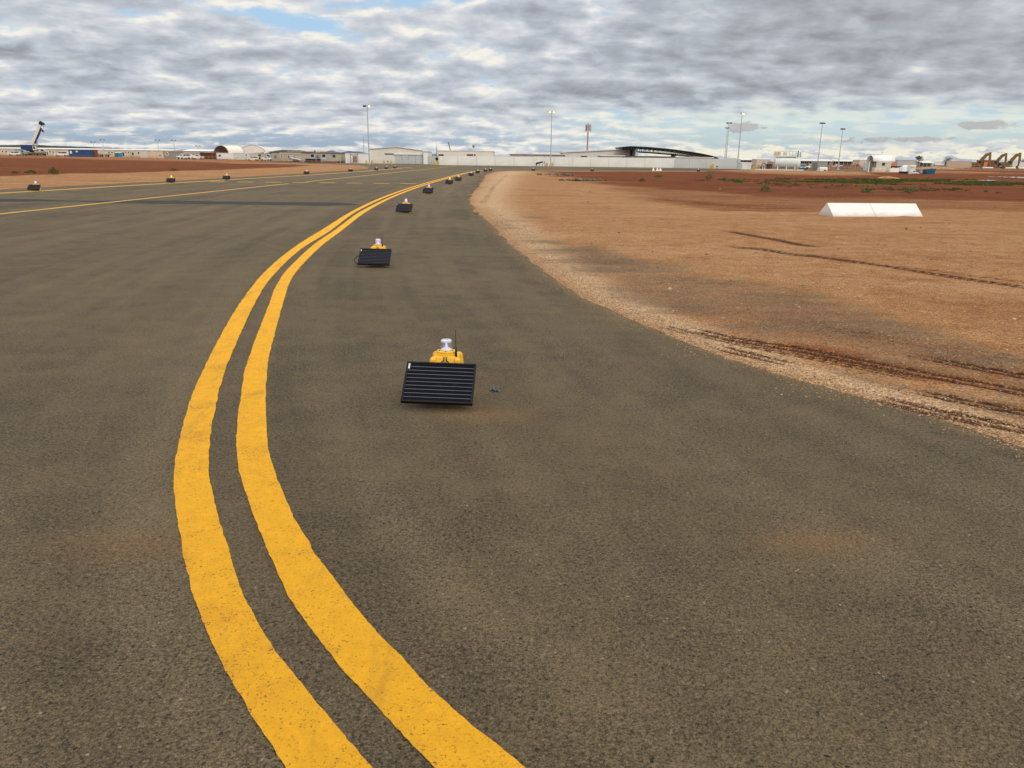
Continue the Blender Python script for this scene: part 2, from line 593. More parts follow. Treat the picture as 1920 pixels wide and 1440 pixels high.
def asphalt_mat(name, streaks=True, dark=1.0):
    m, t, b = new_mat(name)
    pos = t.n('ShaderNodeNewGeometry').outputs[0]
    n_big = t.noise(pos, .35, 4, .6)
    n_mid = t.noise(pos, 2.6, 5, .62)
    n_fine = t.noise(pos, 55.0, 3, .7)
    v1 = t.n('ShaderNodeTexVoronoi', {'Vector': pos, 'Scale': 150.0}, feature='F1')
    cell = t.n('ShaderNodeSeparateColor', {0: v1.outputs['Color']}).outputs[0]
    v2 = t.n('ShaderNodeTexVoronoi', {'Vector': pos, 'Scale': 105.0}, feature='F1')
    cell2 = t.n('ShaderNodeSeparateColor', {0: v2.outputs['Color']}).outputs[1]
    n_gr = t.noise(pos, 120.0, 2, .6)
    agg = t.m('ADD', t.m('MULTIPLY', t.m('SUBTRACT', cell, .5), .75), t.m('MULTIPLY', t.m('SUBTRACT', n_fine, .5), 2.6))
    agg = t.m('ADD', agg, t.m('MULTIPLY', t.m('SUBTRACT', n_gr, .5), 2.5))
    agg = t.m('ADD', agg, t.m('MULTIPLY', t.m('SUBTRACT', cell2, .5), .35))
    val = t.m('MAXIMUM', t.m('ADD', 1.0, agg), .12)
    val = t.m('MULTIPLY', val, t.ss(n_mid, .3, .72, .92, 1.08))
    val = t.m('MULTIPLY', val, t.ss(n_big, .3, .7, .94, 1.05))
    dust = t.m('MULTIPLY', t.ss(t.m('ADD', t.m('MULTIPLY', n_big, .45), t.m('ADD', t.m('MULTIPLY', n_mid, .35), t.m('MULTIPLY', n_fine, .25))), .40, .70), .62)
    if streaks:
        u, v = t.attr('lane'), t.attr('along')
        st = t.noise(t.comb(t.m('MULTIPLY', u, 2.2), t.m('MULTIPLY', v, .07), 0.0), 1.0, 5, .6)
        val = t.m('MULTIPLY', val, t.ss(st, .3, .72, .80, 1.18))
        st2 = t.noise(t.comb(t.m('MULTIPLY', u, .8), t.m('MULTIPLY', v, .03), 7.0), 1.0, 3, .5)
        val = t.m('MULTIPLY', val, t.ss(st2, .35, .68, .86, 1.12))
        ed = t.attr('edge')
        e1 = t.ss(t.m('ADD', ed, t.m('MULTIPLY', t.m('SUBTRACT', n_mid, .5), .5)), -.02, .26, 1.0, 0.0)
        grit = t.ss(t.m('ADD', t.m('ADD', t.m('MULTIPLY', cell2, .5), t.m('MULTIPLY', n_fine, .5)), t.m('MULTIPLY', e1, .62)), .84, 1.0)
        dust = t.m('MAXIMUM', dust, t.m('MULTIPLY', grit, e1))
        # clay washed out round the nearest lamp
        clayspot = None
        for (sx, sy, sr, k) in ((-.42, 4.93, .20, 1.0), (-.15, 4.72, .30, .55), (1.35, 3.05, .28, .5), (-1.6, 2.95, .35, .35)):
            d_ = t.vm('DISTANCE', t.vm('MULTIPLY', pos, (.62, 1.5, 0)), (sx * .62, sy * 1.5, 0))
            dd = t.m('MULTIPLY', t.ss(t.m('ADD', d_, t.m('MULTIPLY', t.m('SUBTRACT', n_mid, .5), .22)), 0, sr, 1.0, 0.0), k)
            clayspot = dd if clayspot is None else t.m('MAXIMUM', clayspot, dd)
    base = t.mix(1.0, (.132 * dark, .101 * dark, .062 * dark), t.comb(val, val, val), 'MULTIPLY')
    clay = t.mix(n_mid, (.205, .138, .066), (.205, .152, .080))
    base = t.mix(dust, base, clay)
    if streaks:
        base = t.mix(t.m('MULTIPLY', clayspot, t.ss(n_fine, .30, .62, .25, .95)), base, (.30, .145, .060))
        for lo_, wd_ in ((-7.6, .012),):       # paving joints that follow the lane
            jl = t.m('ABSOLUTE', t.m('ADD', t.m('SUBTRACT', u, lo_), t.m('MULTIPLY', t.m('SUBTRACT', n_mid, .5), .05)))
            base = t.mix(t.m('MULTIPLY', t.ss(jl, wd_, wd_ * 2.6, 1.0, 0.0), t.ss(n_big, .35, .6, .15, .55)), base, (.035, .031, .026))
        jx = t.m('ABSOLUTE', t.m('SUBTRACT', t.m('ADD', v, t.m('ADD', t.m('MULTIPLY', n_mid, .10), t.m('MULTIPLY', u, .035))), 13.2))
        base = t.mix(t.m('MULTIPLY', t.ss(jx, .012, .05, 1.0, 0.0), t.m('MULTIPLY', t.ss(u, 2.0, 3.0), .5)), base, (.035, .031, .026))
    sparkle = t.ss(cell2, .9985, .9990)
    base = t.mix(t.m('MULTIPLY', sparkle, .6), base, (.40, .33, .24))
    pit = t.ss(cell2, .010, .005)
    base = t.mix(t.m('MULTIPLY', pit, .8), base, (.02, .018, .016))
    t.put(b.inputs['Base Color'], base)
    b.inputs['Roughness'].default_value = .78
    b.inputs['Specular IOR Level'].default_value = .22
    hh = t.m('ADD', t.m('MULTIPLY', n_fine, 1.0), t.m('MULTIPLY', v2.outputs['Distance'], -.9))
    bp = t.n('ShaderNodeBump', {'Strength': 1.0, 'Distance': .016, 'Height': hh})
    t.put(b.inputs['Normal'], bp.outputs[0])
    return m


ASPH = asphalt_mat('weathered_asphalt')
rows = [-9., -6., -4., -2., -1., 0., .5]
y_ = .9
while y_ < 108.5:
    rows.append(y_)
    y_ += max(.012, .0045 * y_)
rows.append(108.5)
rows = np.array(rows)
jag = .5 * fbm(rows * 3.0, rows * 0 + 2.2, 3, 5, .62)
spk = np.maximum(0, fbm(rows * 1.3, rows * 0 + 9.7, 11, 5, .75)) ** 1.2
amp = .05 + .0085 * np.clip(rows, 0, 70)
jag2 = fbm(rows * 14, rows * 0 + 4.4, 6, 4, .7)
redge = XR(rows) + jag * amp * .75 + jag2 * (.016 + .0015 * rows) - spk * amp * 3.2 * sstep(rows, 9, 22)
fr = np.array([0, .08, .2, .32, .45, .58, .68, .76, .83, .88, .92, .95, .97, .985, .995, 1.0])
xl = XL(rows) + .15 * fbm(rows * .7, rows * 0, 5, 4)
X = xl[:, None] + (redge - xl)[:, None] * fr[None, :]
Y = np.repeat(rows[:, None], len(fr), 1)
slope = np.gradient(XR(rows), rows)[:, None]
edge = (redge[:, None] - X) / np.sqrt(1 + slope ** 2)
lane = X - XC(np.clip(Y, .8, 200))
co = np.stack([X, Y, np.zeros_like(X)], -1).reshape(-1, 3)
taxiway = structure(grid_mesh('taxiway', co, quads(len(rows), len(fr)), ASPH, dict(edge=edge, lane=lane, along=Y)))
taxiway['label'] = 'brown grey asphalt taxiway running away to the buildings'

# apron and cross taxiway in front of the buildings
bm = bmesh.new()
ring = [(-19.8, 108.5), (-.6, 108.5), (2.5, 110.6), (6, 112.6), (14, 117.5), (32, 127.3), (56, 143.7), (72, 154), (96, 168), (96, 196), (40, 196), (-60, 196), (-58, 176), (-45, 165), (-30, 150), (-22.5, 125), (-21.5, 116)]
bm.faces.new([bm.verts.new((x, y, 0)) for x, y in ring])
bmesh.ops.triangulate(bm, faces=bm.faces)
me = bpy.data.meshes.new('apron')
bm.to_mesh(me)
bm.free()
me.materials.append(asphalt_mat('apron_asphalt', False, .82))
apron = bpy.data.objects.new('apron', me)
COL.objects.link(apron)
structure(apron)


# ------------------------------------------------------------------ yellow markings
def paint_mat(name, col, wear):
    m, t, b = new_mat(name)
    pos = t.n('ShaderNodeNewGeometry').outputs[0]
    n1 = t.noise(pos, 3.0, 5, .65)
    n2 = t.noise(pos, 95.0, 4, .72)
    n3 = t.noise(pos, 14.0, 4, .6)
    c = t.mix(1.0, col, t.comb(*[t.ss(n3, .3, .7, .93, 1.05)] * 3), 'MULTIPLY')
    grime = t.m('MULTIPLY', t.ss(n1, .48, .75), .40)
    c = t.mix(grime, c, (.50, .21, .035))
    sm_ = t.noise(t.vm('MULTIPLY', pos, (5.5, .8, 1)), 1.0, 5, .7)
    c = t.mix(t.m('MULTIPLY', t.ss(sm_, .56, .74), .38), c, (.33, .17, .05))
    c = t.mix(t.ss(n2, .50, .66, 0, .36), c, (.58, .215, .012))
    hole = t.m('MULTIPLY', t.ss(t.m('ADD', n2, t.m('MULTIPLY', n1, .25)), .755 - wear, .80 - wear), .85)
    c = t.mix(hole, c, (.16, .085, .04))
    t.put(b.inputs['Base Color'], c)
    b.inputs['Roughness'].default_value = .75
    b.inputs['Specular IOR Level'].default_value = .2
    bp = t.n('ShaderNodeBump', {'Strength': 1.0, 'Distance': .016, 'Height': n2})
    t.put(b.inputs['Normal'], bp.outputs[0])
    return m


YEL = paint_mat('yellow_paint', (.93, .465, .022), .02)
YEL_OLD = paint_mat('faded_yellow_paint', (.74, .43, .085), .02)


def stripe(name, ea, eb, y0, y1, z, seed, mat, step=.006):
    ys = [y0]
    while ys[-1] < y1:
        ys.append(ys[-1] + max(.008, step * ys[-1]))
    ys = np.array(ys)
    a = ea(ys) + .006 * fbm(ys * 9, ys * 0, seed, 3) + .003 * fbm(ys * 60, ys * 0, seed + 5, 2)
    b = eb(ys) + .006 * fbm(ys * 9, ys * 0, seed + 20, 3) + .003 * fbm(ys * 60, ys * 0, seed + 25, 2)
    c = np.stack([np.stack([a, ys, ys * 0 + z], -1), np.stack([b, ys, ys * 0 + z], -1)], 1).reshape(-1, 3)
    return structure(grid_mesh(name, c, quads(len(ys), 2), mat))


stripe('yellow_edge_line', eL1, eL2, .75, 97, .004, 1, YEL)
stripe('yellow_edge_line', eR1, eR2, .75, 97, .004, 2, YEL)
bend = cubic([97, 101, 105, 109, 112], [-4.9, -4.6, -4.0, -2.9, -1.2])
stripe('yellow_edge_line', lambda y: bend(y) - .2, lambda y: bend(y) + .15, 97.3, 111.5, .004, 3, YEL_OLD)
le = lambda y: np.interp(y, [-20, 31.6, 45.2, 66.2, 86.2, 118, 125], [-21.6, -20.5, -19.4, -17.6, -16.6, -16.4, -16.4])
stripe('yellow_edge_line', lambda y: le(y) - .24, lambda y: le(y) - .05, 6, 108.4, .004, 4, YEL_OLD, .02)
stripe('yellow_edge_line', lambda y: le(y) + .06, lambda y: le(y) + .25, 6, 108.4, .004, 5, YEL_OLD, .02)
stripe('yellow_edge_line', lambda y: le(y) - .22, lambda y: le(y) + .23, 108.6, 116, .008, 6, YEL_OLD, .02)
ce = lambda y: np.interp(y, [-20, 20.8, 28.1, 50.1, 147, 150], [-14.0, -13.7, -13.6, -13.2, -11.3, -11.2])
stripe('yellow_centre_line', lambda y: ce(y) - .10, lambda y: ce(y) + .10, 8, 46.6, .004, 7, YEL_OLD, .02)
stripe('yellow_centre_line', lambda y: ce(y) - .10, lambda y: ce(y) + .10, 50.4, 108.4, .004, 8, YEL_OLD, .02)
stripe('yellow_centre_line', lambda y: ce(y) - .10, lambda y: ce(y) + .10, 108.6, 150, .008, 9, YEL_OLD, .02)
mb = MB()
x = -18.4
while x < -6.2:
    y = 47.9 + (x + 18.2) * .10
    mb.add([(x, y - .30, .008), (x + .95, y - .21, .008), (x + .95, y + .39, .008), (x, y + .30, .008)], [(0, 1, 2, 3)])
    x += 1.62
structure(mb.build('holding_position_line', YEL_OLD))
mb = MB()
for i in range(8):                                             # small arrow head where the far left edge line ends
    pass
mb.add([(-17.2, 116.2, .008), (-14.4, 118.4, .008), (-16.6, 121.5, .008), (-17.0, 120.6, .008), (-15.9, 118.6, .008), (-17.4, 117.0, .008)], [(0, 1, 4, 5), (1, 2, 3, 4)])
structure(mb.build('yellow_edge_line', YEL_OLD))
# darker strip of newer asphalt across the taxiway
PATCH = M('new_asphalt', (.040, .040, .040), .85, var=.18, scale=1.2, bump=.5, spec=.15)
xs = np.linspace(-23.2, -5.35, 90)
yc = 26.95 + .018 * (xs + 17)
hw = .95 + .2 * fbm(xs * .5, xs * 0, 8, 3) - .75 * np.exp(-((xs + 15.2) / 1.3) ** 2)
hw = np.maximum(hw * np.clip((-5.3 - xs) / 1.2 + .1, .1, 1), .03)
c = np.stack([np.stack([xs, yc - hw, xs * 0 + .002], -1), np.stack([xs, yc + hw, xs * 0 + .002], -1)], 1).reshape(-1, 3)
structure(grid_mesh('asphalt_patch', c, quads(len(xs), 2)[:, ::-1], PATCH))
mb = MB()
mb.add([(16, 131.5, .004), (62, 163, .004), (70, 170, .004), (40, 155, .004), (22, 143, .004), (8, 134, .004)], [(0, 1, 2, 3, 4, 5)])
structure(mb.build('asphalt_patch', PATCH))
mb = MB()
mb.add([(-8, 148, .004), (-1, 147, .004), (3, 151, .004), (-7, 152, .004)], [(0, 1, 2, 3)])
structure(mb.build('asphalt_patch', PATCH))

# ------------------------------------------------------------------ ground sheet
azs = np.radians(np.concatenate([np.linspace(-42, -4, 140, endpoint=False), np.linspace(-4, 41, 350, endpoint=False), np.linspace(41, 318, 60, endpoint=False)]))


def geo(a, b, k):
    n = int(math.log(b / a) / math.log(k))
    return np.geomspace(a, b, n, endpoint=False)


rs = np.concatenate([geo(.6, 3, 1.06), geo(3, 34, 1.0062), geo(34, 300, 1.013), geo(300, 9000, 1.07), [9000.]])
RR, AA = np.meshgrid(rs, azs, indexing='ij')
gx, gy = RR * np.sin(AA), RR * np.cos(AA)
out_r = gx - XR(np.clip(gy, .5, 108.5))
apr = polysd(gx, gy, ring)
inside = (gy < 108.5) & (gx < XR(np.clip(gy, .5, 108.5))) & (gx > XL(gy))
dist_out = np.where(inside | (apr > 0), 0, np.minimum(np.where(gy < 108.5, np.maximum(out_r, XL(gy) - gx), 1e9), -np.minimum(apr, 0)))
soft = .02 * RR + .15
wx = .05 * RR * fbm(gx * .25, gy * .25, 31, 4)
wy = .09 * RR * fbm(gx * .25 + 40, gy * .25, 32, 4)
TAN_R = gpoly([(1003, 321.2), (1047, 333), (1087, 345), (1143, 366), (1193, 378), (1260, 388), (1360, 397), (1500, 401), (1730, 401), (1960, 401)]) + [(40, 21), (60, 0), (60, -40), (-5, -40), (-2.5, 30), (-2.5, 108), (-.5, 109.5), (1.5, 107)]
MID_R = gpoly([(1010, 320.6), (1090, 338), (1200, 351), (1400, 365), (1600, 371), (1960, 376)]) + [(60, 36), (90, 0), (90, -40), (-5, -40), (-2.5, 30), (-2.5, 108), (2.0, 108)]
t1 = sstep(polysd(gx + wx, gy + wy, TAN_R), -soft * 2.2, soft * 1.2)
t2 = sstep(polysd(gx + wx, gy + wy, MID_R), -soft * 2.6, soft * 1.6)
tanr = .5 * t1 + .5 * t2
# shoulder strips along the far taxiway and left side
strip = sstep(-apr, 7.0, 3.5) * (gx > -2) * (gy > 100)
leftpoly = gpoly([(-60, 333), (0, 331), (150, 326), (320, 321), (430, 318), (520, 314.5), (575, 311)]) + [(-36, 140), (-60, 150), (-55, 185), (0, 185), (-5, 30), (-30, -30), (-60, -30), (-60, 20)]
left = sstep(polysd(gx + wx * .4, gy + wy * .4, leftpoly), -soft * .8, soft * .8)
faryard = sstep(RR + 14 * fbm(gx * .03, gy * .03, 4, 3), 215, 265) * .45
faryard = np.maximum(faryard, .55 * sstep(polysd(gx, gy, [(-62, 190), (-58, 165), (-110, 205), (-150, 260), (-240, 400), (-100, 400)]), -14, 6))
rband = gpoly([(1560, 316), (1960, 322), (1960, 327), (1560, 323)])
yard = .62 * sstep(polysd(gx, gy, rband), -6, 3) * sstep(fbm(gx * .05, gy * .12, 14, 3), -.5, .4)
berm = sstep(polysd(gx, gy, gpoly([(1340, 322.4), (1500, 323), (1600, 325), (1650, 331), (1560, 332), (1420, 328)])), -2.5, 2.0)
tan = np.clip(np.maximum.reduce([tanr, strip, left, faryard, yard, berm * .8]), 0, 1)
# dark crushed asphalt lying on the shoulder
DK = gpoly([(925, 408), (975, 396), (1000, 418), (1040, 447), (1150, 462), (1230, 480), (1330, 512), (1520, 552), (1720, 610), (1960, 668), (2300, 760), (2300, 850), (1960, 760), (1720, 705), (1560, 660), (1420, 630), (1290, 600), (1190, 585), (1120, 548), (1050, 505), (985, 460), (945, 430)])
DK2 = gpoly([(1560, 690), (1700, 715), (1960, 770), (2300, 850), (2300, 880), (1960, 800), (1740, 745), (1600, 712)])
s2 = .025 * RR + .1
dk = sstep(polysd(gx + wx * .6, gy + wy * .6, DK) + .05 * RR * fbm(gx * 1.3, gy * 1.3, 51, 4), -s2 * 1.5, s2 * 2.5)
dk = np.maximum(dk, .8 * sstep(polysd(gx, gy, DK2) + .03 * RR * fbm(gx * 2, gy * 2, 52, 3), -s2, s2))
# tyre tracks
TRK = [([(1237, 605), (1369, 633), (1500, 652), (1612, 674), (1725, 697), (1856, 719), (1980, 744)], .15, 1.0),
       ([(1260, 616), (1400, 648), (1500, 664), (1612, 686), (1725, 709), (1856, 730)], .09, .75),
       ([(1294, 635), (1387, 661), (1500, 687), (1575, 702)], .12, .95),
       ([(1601, 708), (1687, 725), (1800, 747), (1980, 779)], .13, 1.0),
       ([(1549, 725), (1650, 747), (1762, 774), (1980, 818)], .13, 1.0),
       ([(1640, 648), (1725, 665), (1800, 680), (1980, 712)], .13, .9),
       ([(1450, 600), (1620, 628), (1800, 655), (1980, 680)], .16, .35),
       ([(1180, 592), (1294, 626), (1400, 650)], .08, .6),
       ([(1333, 454), (1393, 464), (1460, 472), (1540, 484), (1700, 506), (1980, 546)], .17, .9),
       ([(1420, 470), (1500, 480), (1620, 493), (1760, 508), (1980, 536)], .12, .5),
       ([(1337, 430), (1380, 436), (1443, 449), (1497, 458), (1570, 466)], .20, .75),
       ([(1040, 352), (1200, 372), (1400, 388), (1540, 392)], .30, .45),
       ([(1100, 336), (1300, 345), (1600, 352), (1980, 362)], .5, .35),
       ([(900, 385), (912, 372), (925, 350), (950, 328)], .22, .4),
       ([(960, 330), (980, 350), (1040, 372), (1160, 392)], .25, .25),
       ([(1000, 326), (1030, 345), (1120, 366), (1300, 384)], .3, .25)]
BROWN = gpoly([(1120, 560), (1300, 520), (1560, 525), (1960, 560), (2300, 600), (2300, 900), (1960, 800), (1700, 740), (1400, 655)])
brown = sstep(polysd(gx + wx, gy + wy, BROWN), -.8, 1.2) * (.5 + .5 * fbm(gx * .7, gy * .7, 81, 4))
tan = np.clip(tan - .50 * brown, 0, 1)
tan = np.clip(tan - .22 * np.maximum(0, fbm(gx * .14, gy * .5, 83, 4)) * (gx > -3), 0, 1)
trk = np.zeros_like(gx)
trs = np.zeros_like(gx)
halo = np.zeros_like(gx)
for pts, w, k in TRK:
    if pts[-1][0] > 1900:
        (xa, ya), (xb, yb) = pts[-2:]
        pts = pts + [(xb + 320, yb + (yb - ya) / (xb - xa) * 320)]
    d, s, tot = lined(gx, gy, gpoly(pts))
    d = np.abs(d - w * .45) + .12 * w if w < .2 else d          # two lines of lugs to each tyre
    w = w * .55 if w < .2 else w
    v = k * (1 - sstep(d, w * .45, w * 1.1)) * sstep(s, 0, .8) * (1 - sstep(s, tot - .8, tot)) * (.95 + .5 * fbm(gx * .9, gy * .9, 61, 3))
    halo = np.maximum(halo, k * (1 - sstep(d, w * .8, w * 4.5)) * sstep(s, 0, 1.2) * (1 - sstep(s, tot - 1.2, tot)))
    u_ = v > trk
    trk = np.where(u_, v, trk)
    trs = np.where(u_, s, trs)
tan = np.clip(tan - .42 * halo * (.7 + .6 * fbm(gx * 2, gy * 2, 62, 3)), 0, 1)
# pale windrow of gravel along the pavement edge
ridge = np.exp(-((out_r - .18 - .02 * gy) / (.16 + .02 * gy)) ** 2) * (gy < 100) * (gy > 0)
relief = .035 * fbm(gx * .9, gy * .9, 71, 4) + .10 * fbm(gx * .12, gy * .12, 72, 3) * sstep(RR, 15, 60)
z = -.012 + sstep(dist_out, .25 + .012 * RR, 2.2 + .05 * RR) * (relief + .02) * (1 - .7 * sstep(RR, 130, 250)) + .30 * berm - .020 * trk * (dist_out > .1)
z = z + .020 * ridge * sstep(dist_out, .02, .12)
z = np.where(dist_out < .02, -.012, z)


def ground_mat():
    m, t, b = new_mat('gravel_and_red_earth')
    pos = t.n('ShaderNodeNewGeometry').outputs[0]
    tn, dkk, tr, ts, rg = (t.attr(k) for k in ('tan', 'dark', 'track', 'tracks', 'ridge'))
    nb = t.noise(pos, .22, 4, .6)
    nm = t.noise(pos, 1.7, 5, .62)
    nst = t.noise(t.vm('MULTIPLY', pos, (.28, 1.1, 1)), 1.0, 6, .65)
    nst2 = t.noise(t.vm('MULTIPLY', pos, (.10, .55, 1)), 1.0, 5, .65)
    nf = t.noise(pos, 9.0, 5, .65)
    ng = t.noise(pos, 48.0, 3, .7)
    v = t.n('ShaderNodeTexVoronoi', {'Vector': pos, 'Scale': 80.0}, feature='F1')
    cs = t.n('ShaderNodeSeparateColor', {0: v.outputs['Color']})
    cell, cel2 = cs.outputs[0], cs.outputs[1]
    tfac = t.ss(t.m('ADD', tn, t.m('MULTIPLY', t.m('SUBTRACT', t.m('ADD', t.m('MULTIPLY', nst, .6), t.m('MULTIPLY', nf, .4)), .5), .8)), .14, .86)
    nk = t.noise(pos, 3.6, 5, .68)
    red = t.mix(nb, (.122, .028, .0085), (.178, .048, .015))
    red = t.mix(t.ss(nf, .35, .7), red, (.198, .064, .022))
    red = t.mix(t.m('MULTIPLY', t.ss(nst, .42, .62), .55), red, (.088, .024, .009))
    red = t.mix(t.m('MULTIPLY', t.ss(nst2, .50, .68), .6), red, (.25, .115, .052))
    tanc = t.mix(t.ss(nm, .3, .7), (.305, .142, .058), (.390, .205, .094))
    tanc = t.mix(t.m('MULTIPLY', t.ss(nb, .52, .68), .45), tanc, (.250, .104, .040))
    tanc = t.mix(t.m('MULTIPLY', t.ss(nst, .50, .70), .40), tanc, (.22, .088, .034))
    tanc = t.mix(t.m('MULTIPLY', t.ss(nst2, .48, .66), .38), tanc, (.46, .29, .16))
    tanc = t.mix(t.ss(nk, .52, .70, 0, .45), tanc, (.50, .33, .19))
    tanc = t.mix(t.ss(nk, .47, .30, 0, .50), tanc, (.20, .085, .036))
    red = t.mix(t.ss(nk, .47, .30, 0, .45), red, (.075, .022, .009))
    c = t.mix(tfac, red, tanc)
    c = t.mix(t.m('MULTIPLY', rg, .75), c, (.54, .37, .225))
    dm = t.ss(t.m('ADD', dkk, t.m('ADD', t.m('MULTIPLY', t.m('SUBTRACT', nf, .5), 1.5), t.m('ADD', t.m('MULTIPLY', t.m('SUBTRACT', nst, .5), 1.5), t.m('ADD', t.m('MULTIPLY', t.m('SUBTRACT', cell, .5), .9), t.m('MULTIPLY', t.m('SUBTRACT', nk, .5), 1.6))))), .55, .95)
    c = t.mix(t.m('MULTIPLY', dm, t.ss(nst, .3, .65, .35, .80)), c, (.112, .088, .062))
    tread = t.m('ADD', .80, t.m('MULTIPLY', t.m('SINE', t.m('ADD', t.m('MULTIPLY', ts, 150.0), t.m('MULTIPLY', nf, 11.0))), .17))
    tm = t.ss(t.m('ADD', t.m('MULTIPLY', tr, tread), t.m('MULTIPLY', t.m('SUBTRACT', nf, .5), .9)), .20, .58)
    c = t.mix(t.m('MULTIPLY', tm, .90), c, (.062, .019, .0065))
    sp = t.m('ADD', t.m('MULTIPLY', cell, .75), t.m('MULTIPLY', ng, 1.25))
    sp = t.ss(sp, .45, 1.5, .42, 1.62)
    c = t.mix(1.0, c, t.comb(sp, sp, sp), 'MULTIPLY')
    c = t.mix(t.m('MULTIPLY', t.ss(cel2, .965, .985), t.m('MULTIPLY', tfac, .7)), c, (.55, .46, .35))
    c = t.mix(t.m('MULTIPLY', t.ss(cel2, .10, .05), .55), c, (.10, .075, .055))
    t.put(b.inputs['Base Color'], c)
    b.inputs['Roughness'].default_value = .95
    b.inputs['Specular IOR Level'].default_value = .08
    hh = t.m('ADD', t.m('ADD', t.m('MULTIPLY', v.outputs['Distance'], -.5), t.m('MULTIPLY', ng, .7)), t.m('ADD', t.m('MULTIPLY', nf, 1.6), t.m('MULTIPLY', t.m('MULTIPLY', tr, tread), -.9)))
    bp = t.n('ShaderNodeBump', {'Strength': .9, 'Distance': .022, 'Height': hh})
    t.put(b.inputs['Normal'], bp.outputs[0])
    return m


GMAT = ground_mat()
co = np.stack([gx, gy, z], -1).reshape(-1, 3)
co = np.vstack([[[0, 0, -.012]], co])
fc = quads(len(rs), len(azs), True) + 1
ex = lambda a, v=0: np.concatenate([[v], np.asarray(a, float).ravel()])
ground = structure(grid_mesh('ground', co, fc[:, ::-1], GMAT, dict(tan=ex(tan, 1), dark=ex(dk), track=ex(trk), tracks=ex(trs), ridge=ex(ridge))))

# low wooded ridge on the horizon, with a few hills further right, distance haze painted as blue
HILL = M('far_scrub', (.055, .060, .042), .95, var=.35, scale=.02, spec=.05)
HILL_HAZE = M('far_range_haze', (.11, .125, .17), .95, var=.1, scale=.005, spec=.05)


def ridge_hill(name, pts, D, mat, depth):
    mb = MB()
    P_ = []
    for px, py in pts:
        for _ in (0,):
            P_.append((px, py))
    pxs = np.arange(P_[0][0], P_[-1][0], 1.5)
    pys = np.interp(pxs, [p[0] for p in P_], [p[1] for p in P_]) + .7 * fbm(pxs * .06, pxs * 0, 91, 4) + .35 * fbm(pxs * .5, pxs * 0, 92, 2)
    vs, fs = [], []
    for a, b in zip(pxs, pys):
        x_, zt = WX(a, D), max(ZZ(a, b, D), .5)
        vs += [(x_, D - depth, -1.0), (x_, D, zt), (x_ * 1.05, D + depth, -1.0)]
    for i in range(len(pxs) - 1):
        k = i * 3
        fs += [(k, k + 3, k + 4, k + 1), (k + 1, k + 4, k + 5, k + 2)]
    mb.add(vs, fs, True)
    return structure(mb.build(name, mat))


ridge_hill('hills', [(-140, 272), (0, 272), (75, 271.5), (110, 273.5), (180, 276), (300, 280.5), (420, 284.5), (520, 288)], 2600, HILL, 300)
ridge_hill('hills', [(560, 289), (600, 286), (622, 282.5), (640, 286), (652, 283), (672, 284), (690, 288), (760, 293)], 6000, HILL_HAZE, 500)
ridge_hill('hills', [(790, 294), (808, 289), (816, 290), (880, 296)], 6200, HILL_HAZE, 500)
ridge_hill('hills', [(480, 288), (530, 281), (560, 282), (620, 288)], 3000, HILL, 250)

# ------------------------------------------------------------------ solar taxiway lights
YP = M('yellow_plastic', (.80, .44, .028), .45, var=.10, scale=9, spec=.4)
BLKF = M('black_aluminium', (.006, .006, .007), .5, var=.2, spec=.2)
RUB = M('black_rubber', (.012, .012, .012), .6, var=.2)
WHP = M('white_plastic', (.80, .80, .80), .35, var=.04)
SIL = M('pale_label', (.62, .64, .66), .5, var=.15, scale=60)
LENS = clear_mat('clear_dome', (.97, .97, .985), None, 0, .10)
LENSV = clear_mat('violet_lit_dome', (.9, .88, 1), (.36, .27, 1.0), .42, .30)
LENSY = clear_mat('amber_lit_dome', (1, .9, .5), (1.0, .62, .05), .55, .5)
LED = E('blue_violet_led', (.16, .20, 1.0), 1.3)
LEDG = E('bright_violet_led', (.50, .40, 1.0), 2.2)
LEDA = E('amber_led', (1.0, .60, .05), 2.2)


def panel_mat():
    m, t, b = new_mat('solar_cells')
    oc = t.n('ShaderNodeTexCoord').outputs['Object']
    s = t.n('ShaderNodeSeparateXYZ', {0: oc})
    yy = t.m('DIVIDE', s.outputs[1], .0318)
    fy = t.m('ABSOLUTE', t.m('SUBTRACT', t.m('FRACT', t.m('ADD', yy, 100.0)), .5))
    line = t.ss(fy, .442, .474)
    xx = t.m('ABSOLUTE', t.m('SUBTRACT', t.m('FRACT', t.m('ADD', t.m('DIVIDE', s.outputs[0], .0165), 100.0)), .5))
    bus = t.m('MULTIPLY', t.ss(xx, .45, .49), .10)
    nz = t.noise(oc, 14.0, 4, .6)
    c = t.mix(nz, (.0016, .002, .006), (.004, .0045, .010))
    c = t.mix(bus, c, (.10, .10, .12))
    c = t.mix(t.m('MULTIPLY', line, .75), c, (.22, .24, .28))
    c = t.mix(t.m('MULTIPLY', t.ss(nz, .55, .8), .05), c, (.25, .15, .09))
    t.put(b.inputs['Base Color'], c)
    b.inputs['Roughness'].default_value = .16
    b.inputs['Specular IOR Level'].default_value = .06
    return m


CELLS = panel_mat()


def sq(h, c):
    return [(-h + c, -h), (h - c, -h), (h, -h + c), (h, h - c), (h - c, h), (-h + c, h), (-h, h - c), (-h, -h + c)]


def loft(mb, rings):
    vs = [(x, y, z) for r, z in rings for x, y in r]
    n = len(rings[0][0])
    fs = []
    for j in range(len(rings) - 1):
        for i in range(n):
            fs.append((j * n + i, j * n + (i + 1) % n, (j + 1) * n + (i + 1) % n, (j + 1) * n + i))
    fs.append(tuple(range(n))[::-1])
    fs.append(tuple(range((len(rings) - 1) * n, len(rings) * n)))
    mb.add(vs, fs)
    return mb


